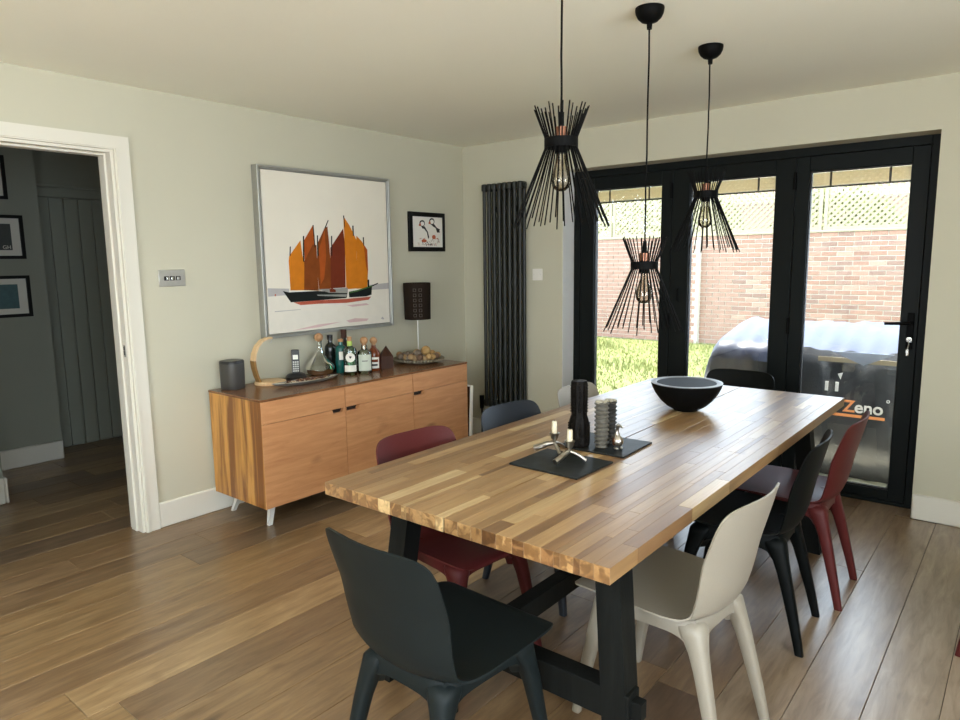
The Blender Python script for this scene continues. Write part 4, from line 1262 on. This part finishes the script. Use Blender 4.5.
holder('pewter twig candle holder with taller cream candle', (2.314, -2.240), 3.55, 0.046)
holder('pewter twig candle holder with shorter candle at the front', (2.414, -2.300), -1.75, 0.042)


# ------------------------------------------------------------------ chairs
def catmull(P, t):
    n = len(P) - 1
    s = t * n
    i = min(int(s), n - 1)
    f_ = s - i
    p0 = P[max(i - 1, 0)]; p1 = P[i]; p2 = P[i + 1]; p3 = P[min(i + 2, n)]
    return 0.5 * (2 * p1 + (p2 - p0) * f_ + (2 * p0 - 5 * p1 + 4 * p2 - p3) * f_ ** 2 + (3 * p1 - p0 - 3 * p2 + p3) * f_ ** 3)


# centreline: x forward, z up, half width, edge curl towards the sitter
PROF = np.array([
    (0.236, 0.418, 0.130, 0.000),
    (0.235, 0.423, 0.168, 0.000),
    (0.223, 0.428, 0.194, 0.002),
    (0.188, 0.430, 0.208, 0.006),
    (0.10, 0.425, 0.213, 0.012),
    (0.00, 0.414, 0.210, 0.020),
    (-0.075, 0.406, 0.203, 0.026),
    (-0.135, 0.408, 0.194, 0.034),
    (-0.176, 0.430, 0.187, 0.044),
    (-0.198, 0.474, 0.186, 0.052),
    (-0.212, 0.530, 0.189, 0.053),
    (-0.224, 0.595, 0.193, 0.052),
    (-0.238, 0.655, 0.195, 0.046),
    (-0.250, 0.705, 0.193, 0.042),
    (-0.2575, 0.738, 0.182, 0.040),
    (-0.2620, 0.757, 0.158, 0.038),
    (-0.2640, 0.7655, 0.122, 0.038),
    (-0.2648, 0.7690, 0.075, 0.038),
])


def shell_mesh():
    nu, nv = 25, 57
    G = np.zeros((nv, nu, 3))
    C = np.array([catmull(PROF, v / (nv - 1)) for v in range(nv)])
    for v in range(nv):
        a = C[max(v - 1, 0)]; b = C[min(v + 1, nv - 1)]
        tx, tz = b[0] - a[0], b[1] - a[1]
        l = math.hypot(tx, tz) or 1
        nx, nz = tz / l, -tx / l          # towards the sitter
        for u in range(nu):
            s = -1 + 2 * u / (nu - 1)
            s = math.sin(s * PI / 2 * 0.92) / math.sin(PI / 2 * 0.92)
            k = C[v][3] * (abs(s) * C[v][2] / 0.205) ** 2.2
            G[v, u] = (C[v][0] + nx * k, s * C[v][2], C[v][1] + nz * k)
    du = np.gradient(G, axis=1); dv = np.gradient(G, axis=0)
    N = np.cross(du, dv)
    N /= np.linalg.norm(N, axis=2, keepdims=True) + 1e-9
    if N[10, nu // 2, 2] < 0:
        N = -N
    th = 0.0055
    top = G + N * th / 2
    botm = G - N * th / 2
    verts = [tuple(p) for p in top.reshape(-1, 3)] + [tuple(p) for p in botm.reshape(-1, 3)]
    o = nu * nv
    faces = []
    for v in range(nv - 1):
        for u in range(nu - 1):
            a, b, c, d = v * nu + u, v * nu + u + 1, (v + 1) * nu + u + 1, (v + 1) * nu + u
            faces.append((a, b, c, d)); faces.append((o + d, o + c, o + b, o + a))
    for u in range(nu - 1):
        faces.append((u + 1, u, o + u, o + u + 1))
        e = (nv - 1) * nu
        faces.append((e + u, e + u + 1, o + e + u + 1, o + e + u))
    for v in range(nv - 1):
        a, b = v * nu, (v + 1) * nu
        faces.append((a, b, o + b, o + a))
        a, b = v * nu + nu - 1, (v + 1) * nu + nu - 1
        faces.append((b, a, o + a, o + b))
    return MB().raw(verts, faces)


LEGS = []
for sx_, sy_ in ((1, 1), (1, -1), (-1, 1), (-1, -1)):
    topc = (0.150 if sx_ > 0 else -0.134, sy_ * (0.150 if sx_ > 0 else 0.130))
    foot = (0.222 if sx_ > 0 else -0.232, sy_ * (0.184 if sx_ > 0 else 0.166))
    LEGS.append((topc, foot))


def sup_ring(cx, cy, z, w, d, n=16, e=3.2):
    out = []
    for i in range(n):
        a = 2 * PI * i / n
        c, s = math.cos(a), math.sin(a)
        out.append((cx + w * abs(c) ** (2 / e) * (1 if c >= 0 else -1), cy + d * abs(s) ** (2 / e) * (1 if s >= 0 else -1), z))
    return out


def make_chair(name, label, mat):
    t = thing(name, label, 'chair', group='moulded dining chairs')
    shell_mesh().build('seat_shell', mat, t, smooth=50)
    for (topc, foot) in LEGS:
        rings = []
        for z, w in ((0.0008, 0.0145), (0.10, 0.0175), (0.20, 0.0205), (0.28, 0.0235), (0.325, 0.027), (0.352, 0.0325), (0.372, 0.038), (0.390, 0.040), (0.402, 0.036), (0.411, 0.026), (0.415, 0.010)):
            f_ = min(z, 0.392) / 0.392
            # slight inward bow near the top
            g = f_ ** 1.08
            cx = foot[0] + (topc[0] - foot[0]) * g
            cy = foot[1] + (topc[1] - foot[1]) * g
            if z > 0.30:
                k = max(w - 0.0235, (z - 0.372) * 0.9) * 0.75
                cx -= k * (1 if topc[0] > 0 else -1)
                cy -= k * (1 if topc[1] > 0 else -1)
            rings.append(sup_ring(cx, cy, z, w, w * 0.92))
        MB().loft(rings).build('leg', mat, t, smooth=50)
    # apron under the shell with arched lower edges between the legs
    n = 96
    corners = [(-0.148, -0.140), (0.158, -0.158), (0.158, 0.158), (-0.148, 0.140)]
    per = []
    for k in range(4):
        p, q = np.array(corners[k]), np.array(corners[(k + 1) % 4])
        for i in range(24):
            per.append((p + (q - p) * (i / 24), min(i, 24 - i) / 24 * np.linalg.norm(q - p)))
    rings = []
    out_t, out_b, in_b, in_t, cap_t = [], [], [], [], []
    for (p, dist) in per:
        fil = 0.055 * math.exp(-(dist / 0.036) ** 1.5)
        zb = 0.364 - fil
        bulge = 1.0 + 0.10 * min(dist / 0.15, 1)
        rr = 1.03
        # round the corners
        sc_ = 1.0 - 0.07 * math.exp(-(dist / 0.03) ** 2)
        P = p * sc_ * rr
        ztop = 0.398
        out_t.append((P[0] * 1.01, P[1] * 1.02, ztop)); out_b.append((P[0], P[1], zb))
        in_b.append((P[0] * 0.84, P[1] * 0.84, zb)); in_t.append((P[0] * 0.82, P[1] * 0.82, 0.403))
        cap_t.append((P[0] * 0.95, P[1] * 0.96, 0.412))
    rings = [in_t, in_b, out_b, out_t, cap_t, in_t]
    MB().loft(rings, cap=False).build('seat_frame', mat, t, smooth=50)
    return t


CH = [
    ('anthra', 'anthracite chair in the foreground seen from behind', 2.445, -2.975, PI / 2 - 0.03),
    ('redc', 'dark red chair facing the table beside the sideboard', 2.030, -2.440, -0.10),
    ('blue', 'blue black chair before the tall radiator', 2.020, -1.825, -0.10),
    ('white', 'pale beige chair between radiator side and lawn door', 2.020, -1.225, 0.0),
    ('blackc', 'black chair at the far table end before the glazed doors', 2.310, -0.515, -PI / 2),
    ('white', 'beige chair pulled out at the near right table side', 2.805, -2.335, PI - 0.07),
    ('blackc', 'black chair between beige and red chairs on right', 2.795, -1.605, PI + 0.07),
    ('redc', 'dark red chair nearest the lever handled door', 2.838, -1.155, PI + 0.02),
    ('redc', 'dark red spare chair at the right picture edge', 3.705, -1.225, PI + 0.0),
]
first = {}
for mname, label, x, y, rz in CH:
    if mname not in first:
        c = make_chair('dining_chair', label, mname)
        first[mname] = c
    else:
        c = copy_tree(first[mname])
        c['label'] = label
    c.location = (x, y, 0)
    c.rotation_euler = (0, 0, rz)


# ------------------------------------------------------------------ pendant lamps
def pendant(label, y, zband):
    t = thing('pendant_lamp', label, 'pendant lamp', (2.44, y, H - 0.0005), group='black spoke pendant lamps')
    zb = zband - H
    MB().lathe([(0.0, 0.0), (0.051, 0.0), (0.0515, -0.006), (0.049, -0.020), (0.042, -0.034), (0.029, -0.046), (0.010, -0.053), (0.009, -0.072), (0.0, -0.072)], 32).build('ceiling_rose', 'black_mt', t)
    zz = np.linspace(-0.07, zb + 0.085, 8)
    rr = random.Random(int(-y * 100))
    MB().tube([(rr.uniform(-0.0015, 0.0015), rr.uniform(-0.0015, 0.0015), z) for z in zz], 0.0033, 8).build('cord', 'black_mt', t)
    MB().lathe([(0.0, zb + 0.09), (0.007, zb + 0.09), (0.009, zb + 0.05), (0.009, zb + 0.046)], 16).build('cord_grip', 'black_mt', t)
    MB().lathe([(0.0, zb + 0.046), (0.019, zb + 0.046), (0.020, zb + 0.016), (0.0, zb + 0.016)], 20).build('lamp_holder', 'copper', t)
    MB().lathe([(0.049, zb - 0.014), (0.051, zb - 0.014), (0.051, zb + 0.014), (0.049, zb + 0.014)], 36, cap=False).lathe([(0.047, zb - 0.014), (0.049, zb - 0.014), (0.049, zb + 0.014), (0.047, zb + 0.014)], 36, cap=False).build('band', 'black_mt', t)
    m = MB()
    for k in range(3):
        a = 2 * PI * k / 3 + 0.3
        m.tube([(0, 0, zb + 0.0), (0.049 * math.cos(a), 0.049 * math.sin(a), zb)], 0.003, 6)
    m.lathe([(0, zb + 0.018), (0.020, zb + 0.018), (0.020, zb - 0.030), (0, zb - 0.030)], 18)
    m.build('holder_ring', 'black_mt', t)
    bl = MB().lathe([(0.013, zb - 0.030), (0.014, zb - 0.045), (0.022, zb - 0.075), (0.0295, zb - 0.100), (0.030, zb - 0.115), (0.026, zb - 0.130), (0.014, zb - 0.141), (0.001, zb - 0.143)], 24, cap=False).build('bulb', 'bulb', t)
    m = MB()
    for k in range(6):
        a, b = 2 * PI * k / 6, 2 * PI * (k + 0.5) / 6
        m.tube([(0.006 * math.cos(a), 0.006 * math.sin(a), zb - 0.05), (0.011 * math.cos(b), 0.011 * math.sin(b), zb - 0.115)], 0.0006, 4)
    m.build('filament', 'fil', bl)
    rods = []
    NR = 34
    for v in range(3):
        tl, bl_ = ((0.106, 0.240), (0.092, 0.228), (0.100, 0.250))[v]
        r0, st_, sb_ = 0.0465, 0.40, 0.43
        pts = [(r0 + st_ * (tl - 0.014), 0, tl), (r0, 0, 0.010), (r0, 0, -0.010), (r0 + sb_ * (bl_ - 0.014), 0, -bl_)]
        rods.append(MB().tube(pts, 0.0021, 6))
    data = None
    objs = []
    for v in range(3):
        objs.append(rods[v].build('rod', 'black_mt', t, loc=(0, 0, zb), rot=(0, 0, 2 * PI * v / NR)))
    for i in range(3, NR):
        o = objs[(i * 2 + i // 5) % 3].copy()
        COL.objects.link(o)
        o.rotation_euler = (0, 0, 2 * PI * i / NR + rr.uniform(-0.03, 0.03))
    return t


pendant('nearest black spoke pendant lamp hung high over the table', -2.402, 1.760)
pendant('lowest black spoke pendant lamp hung over mid table', -1.820, 1.386)
pendant('farthest black spoke pendant lamp nearest the glazed doors', -1.235, 1.684)

# ------------------------------------------------------------------ garden
WY = 7.5
GZ = -0.07
lw_ = MB().box(-9, 7, 2.0, WY + 0.3, GZ - 0.1, GZ).build('lawn', 'lawn', smooth=0)
struct(lw_, 'green garden lawn beyond the glazed doors', 'lawn')
pvb = MB().box(-9, 7, 0.30, 2.0, -0.2, -0.062).build('patio', 'mortar', smooth=0)
struct(pvb, 'pale stone patio outside the glazed doors', 'patio')
for i in range(16):
    for j in range(3):
        x = -2.0 + i * 0.45
        y = 0.305 + j * 0.56
        MB().box(x + 0.004, x + 0.446, y + 0.004, y + 0.556, -0.064, -0.036, bevel=0.004).build('paving_slab', 'paving', pvb, smooth=0)
# grass blades
nb = 26000
bx = rng.uniform(-6.5, 3.0, nb); by = rng.uniform(2.05, WY - 0.16, nb)
hgt = rng.uniform(0.02, 0.06, nb) * (1 + 1.1 * (np.sin(bx * 2.1) * np.sin(by * 2.7 + bx) > 0.45))
ang = rng.uniform(0, 2 * PI, nb); wd = rng.uniform(0.004, 0.009, nb)
lean = rng.normal(0, 0.018, (nb, 2))
v = np.zeros((nb, 3, 3))
v[:, 0] = np.stack([bx - wd * np.cos(ang), by - wd * np.sin(ang), np.full(nb, GZ - 0.001)], 1)
v[:, 1] = np.stack([bx + wd * np.cos(ang), by + wd * np.sin(ang), np.full(nb, GZ - 0.001)], 1)
v[:, 2] = np.stack([bx + lean[:, 0], by + lean[:, 1], GZ + hgt], 1)
me = bpy.data.meshes.new('grass')
me.from_pydata(v.reshape(-1, 3).tolist(), [], np.arange(nb * 3).reshape(-1, 3).tolist())
me.materials.append(MAT['blade'])
g = link('grass', me)
g['kind'] = 'stuff'
tag(g, 'short green grass blades growing over the lawn', 'grass')

gw = thing('garden_wall', 'red brick garden wall behind the lawn', 'wall', (0, WY, GZ))
WH = 1.855
MB().box(-6.5, 4.5, 0.008, 0.22, -0.02, WH).build('mortar_core', 'mortar', gw, smooth=0)
MB().box(-1.30, -0.98, -0.105, 0.02, -0.02, WH - 0.01).build('pier_core', 'mortar', gw, smooth=0)
BR = [(0.245, 0.135, 0.095), (0.30, 0.185, 0.135), (0.27, 0.152, 0.108), (0.22, 0.132, 0.10)]
rb = random.Random(9)
bricks = []
for c in range(25):
    z = 0.004 + c * 0.0742
    x = -6.5 + (0.1125 if c % 2 else 0)
    while x < 4.4:
        bricks.append((x, z, 0.0))
        x += 0.225
    bricks.append((-1.302 + 0.0, z, -0.114) if c % 2 else (-1.252, z, -0.114))
def vis(bk):
    return -4.2 < bk[0] < 2.9
cand = [b for b in bricks if vis(b)]
cand.sort(key=lambda b: -((b[0] + 4.2)) + (5 if b[1] < 0.35 and b[0] > -0.6 else 0))
chosen = set(cand[:300])
mb_brick = None
rest = [MB() for _ in range(1)]
for bk in bricks:
    x, z, yo = bk
    if bk in chosen:
        if mb_brick is None:
            b = MB().box(0.0065, 0.2185, -0.003, 0.06, 0.0065, 0.0675, bevel=0.003).build('brick', 'brick', gw, smooth=0)
            mb_brick = b
        else:
            b = mb_brick.copy(); COL.objects.link(b)
        b.location = (x, yo + rb.uniform(-0.002, 0.002), z)
        cc = rb.choice(BR); vv = rb.uniform(0.88, 1.12)
        b.color = (cc[0] * vv, cc[1] * vv, cc[2] * vv, 1)
MAT['brick_far'] = plain('brick_far', (0.255, 0.145, 0.103), 0.9, noise=0.3, nscale=6)
vb, fb = [], []
for bk in bricks:
    if bk in chosen:
        continue
    x, z, yo = bk
    i = len(vb)
    x0, x1, y0, y1, z0, z1 = x + 0.0065, x + 0.2185, yo - 0.003, yo + 0.06, z + 0.0065, z + 0.0675
    vb += [(x0, y0, z0), (x1, y0, z0), (x1, y0, z1), (x0, y0, z1), (x0, y1, z0), (x1, y1, z0), (x1, y1, z1), (x0, y1, z1)]
    fb += [(i, i + 1, i + 2, i + 3), (i, i + 4, i + 5, i + 1), (i + 1, i + 5, i + 6, i + 2), (i + 3, i + 2, i + 6, i + 7), (i, i + 3, i + 7, i + 4)]
me = bpy.data.meshes.new('bricks')
me.from_pydata(vb, [], fb)
me.materials.append(MAT['brick_far'])
bo = link('bricks', me, gw)
bo['kind'] = 'stuff'
MB().box(-6.5, 4.5, -0.02, 0.24, WH, WH + 0.035, bevel=0.004).build('coping', 'trellis', gw, smooth=0)

for i in range(6):
    x0 = -6.4 + i * 1.83
    nmz = ['far left', 'second', 'third', 'fourth', 'fifth', 'rightmost'][i]
    t = thing('trellis_panel', '%s cream diamond trellis panel above the brick wall' % nmz, 'trellis', (x0, WY + 0.09, GZ + WH + 0.036), group='trellis panels')
    wdt, hg = 1.80, 0.95
    for a in ((0, 0.05, 0, hg), (wdt - 0.05, wdt, 0, hg)):
        MB().box(a[0], a[1], -0.02, 0.02, a[2], a[3]).build('post', 'trellis', t, smooth=0)
    for z in (0.0, hg - 0.045):
        MB().box(0.05, wdt - 0.05, -0.018, 0.018, z, z + 0.055 if z == 0 else z + 0.045).build('rail', 'trellis', t, smooth=0)
    vv_, ff_ = [], []
    ptc, hw_ = 0.098, 0.0185
    X0, X1, Z0, Z1 = 0.05, wdt - 0.05, 0.055, hg - 0.045
    for sgn, yoff in ((1, -0.009), (-1, 0.001)):
        kmin = -int((Z1 - Z0) / ptc) - 2
        kmax = int((X1 - X0) / ptc) + int((Z1 - Z0) / ptc) + 2
        for k in range(kmin, kmax):
            # line x = X0 + k*ptc + sgn*(z - Z0) (45 degrees), clipped to the frame
            base = X0 + k * ptc
            za, zb_ = Z0, Z1
            if sgn > 0:
                za = max(za, Z0 + (X0 - base)); zb_ = min(zb_, Z0 + (X1 - base))
            else:
                za = max(za, Z0 + (base - X1)); zb_ = min(zb_, Z0 + (base - X0))
            if zb_ - za < 0.02:
                continue
            p = (base + sgn * (za - Z0), za); q = (base + sgn * (zb_ - Z0), zb_)
            nx, nz = (hw_ * 0.7071, -sgn * hw_ * 0.7071)
            n0 = len(vv_)
            for yy in (yoff, yoff + 0.008):
                vv_ += [(p[0] - nx, yy, p[1] - nz), (p[0] + nx, yy, p[1] + nz), (q[0] + nx, yy, q[1] + nz), (q[0] - nx, yy, q[1] - nz)]
            ff_ += [(n0, n0 + 1, n0 + 2, n0 + 3), (n0 + 4, n0 + 7, n0 + 6, n0 + 5), (n0, n0 + 4, n0 + 5, n0 + 1), (n0 + 1, n0 + 5, n0 + 6, n0 + 2), (n0 + 2, n0 + 6, n0 + 7, n0 + 3), (n0 + 3, n0 + 7, n0 + 4, n0)]
    me = bpy.data.meshes.new('lattice')
    me.from_pydata(vv_, [], ff_)
    me.materials.append(MAT['trellis'])
    lo = link('lattice', me, t)
    lo['kind'] = 'stuff'


def hedge(label, cx, cy, rx, ry, z0, z1, n, mat='leaf', seed=1):
    r = np.random.default_rng(seed)
    t = thing('garden_hedge', label, 'hedge', (cx, cy, GZ), group='hedges beyond the trellis')
    th = r.uniform(0, 2 * PI, n); ph2 = np.arccos(r.uniform(-1, 1, n)); rad_ = r.uniform(0.75, 1.0, n)
    c = np.stack([rx * rad_ * np.sin(ph2) * np.cos(th), ry * rad_ * np.sin(ph2) * np.sin(th), (z0 + z1) / 2 + (z1 - z0) / 2 * rad_ * np.cos(ph2)], 1)
    a = r.normal(0, 1, (n, 3)); a /= np.linalg.norm(a, axis=1, keepdims=True)
    b = r.normal(0, 1, (n, 3)); b -= a * (a * b).sum(1, keepdims=True); b /= np.linalg.norm(b, axis=1, keepdims=True)
    s = r.uniform(0.05, 0.10, (n, 1))
    v = np.stack([c - a * s, c + b * s * 0.5, c + a * s, c - b * s * 0.5], 1).reshape(-1, 3)
    me = bpy.data.meshes.new('foliage')
    me.from_pydata(v.tolist(), [], np.arange(n * 4).reshape(-1, 4).tolist())
    me.materials.append(MAT[mat])
    fo = link('foliage', me, t)
    fo['kind'] = 'stuff'
    MB().lathe([(0.09, 0.0), (0.06, (z0 + z1) / 2)], 10).build('trunk', 'dk_wood', t)
    return t


hedge('yellow green bushy hedge beyond the left door trellis', -3.6, 10.0, 2.6, 1.2, 0.2, 3.4, 9000, seed=2)
hedge('yellow green shrub beyond the right door trellis', 0.6, 9.8, 1.25, 1.0, 0.2, 2.75, 6000, seed=3)
hs2 = thing('neighbour_house', 'pinkish brick neighbouring house beyond the trellis', 'house', (1.0, 15.0, GZ))
MB().box(-5.5, 1.4, 0, 5, 0, 2.9).build('house_wall', 'house', hs2, smooth=0)
MB().box(1.4, 5.5, -0.4, 5, 0, 3.3).build('render_wall', 'wrender', hs2, smooth=0)
MB().prism([(-0.4, 2.9), (5.4, 2.9), (2.5, 4.6)], ((-5.8, 0, 0), (0, 1, 0), (0, 0, 1)), 11.6).build('roof', 'roof', hs2, smooth=0)

# covered barbecue on the patio
bq = thing('covered_barbecue', 'grey plastic covered barbecue on the patio outside', 'barbecue cover', (2.62, 1.0, -0.0355))
def cover_mesh():
    # rows of a wrinkled cover: front face up, over the sloping top, down the back
    prof = [(-0.315, 0.0), (-0.34, 0.07), (-0.395, 0.20), (-0.405, 0.45), (-0.40, 0.62), (-0.40, 0.74), (-0.395, 0.80), (-0.37, 0.843), (-0.28, 0.875), (-0.10, 0.925), (0.10, 0.962), (0.30, 0.975), (0.42, 0.955), (0.46, 0.88), (0.47, 0.6), (0.48, 0.3), (0.48, 0.0)]
    nx = 60
    verts, faces, mats_ = [], [], []
    for i in range(nx + 1):
        x = -0.90 + 1.85 * i / nx
        e = 1.0
        dl = (x + 0.90)
        drop = 0.0
        if dl < 0.14:
            drop = (1 - dl / 0.14) ** 2
        for j, (y, z) in enumerate(prof):
            zz = z
            if z > 0.3:
                zz = z - drop * (z - 0.3) * 0.62
            yy = y * (1 - 0.16 * drop)
            wr_ = 0.006 * math.sin(x * 23 + j * 1.7) + 0.005 * math.sin(x * 51 + j * 0.6) + 0.004 * math.sin(x * 9 - j * 2.2)
            if j <= 6:
                yy += wr_ * (0.3 if 0.0 < x < 0.36 and 1 <= j <= 5 else 1.0)
            elif j <= 12:
                zz += wr_
            verts.append((x, yy, zz))
    m = len(prof)
    tp, sd_ = [], []
    for i in range(nx):
        for j in range(m - 1):
            fcs = (i * m + j, (i + 1) * m + j, (i + 1) * m + j + 1, i * m + j + 1)
            (tp if 7 <= j <= 11 or (i < nx * 0.36 and 5 <= j <= 12) else sd_).append(fcs)  # sky-tinted colour also runs down the left front
    sd_.append(tuple(range(m - 1, -1, -1)))
    sd_.append(tuple(nx * m + j for j in range(m)))
    return verts, sd_, tp
vs_, sd_, tp_ = cover_mesh()
MB().raw(vs_, sd_).build('cover_skirt', 'tarp', bq, smooth=60, recalc=False)
def used(vs, fs):
    idx = sorted({i for f_ in fs for i in f_}); mp_ = {k: n for n, k in enumerate(idx)}
    return [vs[i] for i in idx], [tuple(mp_[i] for i in f_) for f_ in fs]
a_, b_ = used(vs_, tp_)
MB().raw(a_, b_).build('cover_top', 'tarp_sky', bq, smooth=60, recalc=False)
# folded corner hanging from the top, tan strip, tie straps
MB().prism([(-0.05, 0.845), (0.30, 0.845), (0.135, 0.765)], ((0.03, -0.421, 0), (1, 0, 0), (0, 0, 1)), 0.006).build('folded_corner', 'flap_lit', bq, smooth=0)
MB().box(-0.10, 0.40, -0.4155, -0.409, 0.775, 0.805).build('tan_strip', 'tan', bq, smooth=0)
for x in (-0.05, 0.01):
    MB().box(x, x + 0.018, -0.4175, -0.410, 0.585, 0.645).build('care_tag', 'tx_white', bq, smooth=0)
MB().prism([(0.0, 0.0), (0.03, 0.01), (0.018, -0.035)], ((0.02, -0.413, 0.70), (1, 0, 0), (0, 0, 1)), 0.004).build('care_tag', 'tx_white', bq, smooth=0)
tx = text_part('Z', 0.105, 'tx_orange', bq, (0.062, -0.419, 0.462), (PI / 2, 0, 0), 0.002, bold=0.002)
tx = text_part('eno', 0.105, 'tx_white', bq, (0.128, -0.419, 0.462), (PI / 2, 0, 0), 0.002, bold=0.002)
tx = text_part('\u00b0', 0.07, 'tx_white', bq, (0.298, -0.419, 0.510), (PI / 2, 0, 0), 0.002)
MB().box(0.0, 0.30, -0.4205, -0.417, 0.428, 0.446, bevel=0.001).build('underline', 'tx_orange', bq, smooth=0)
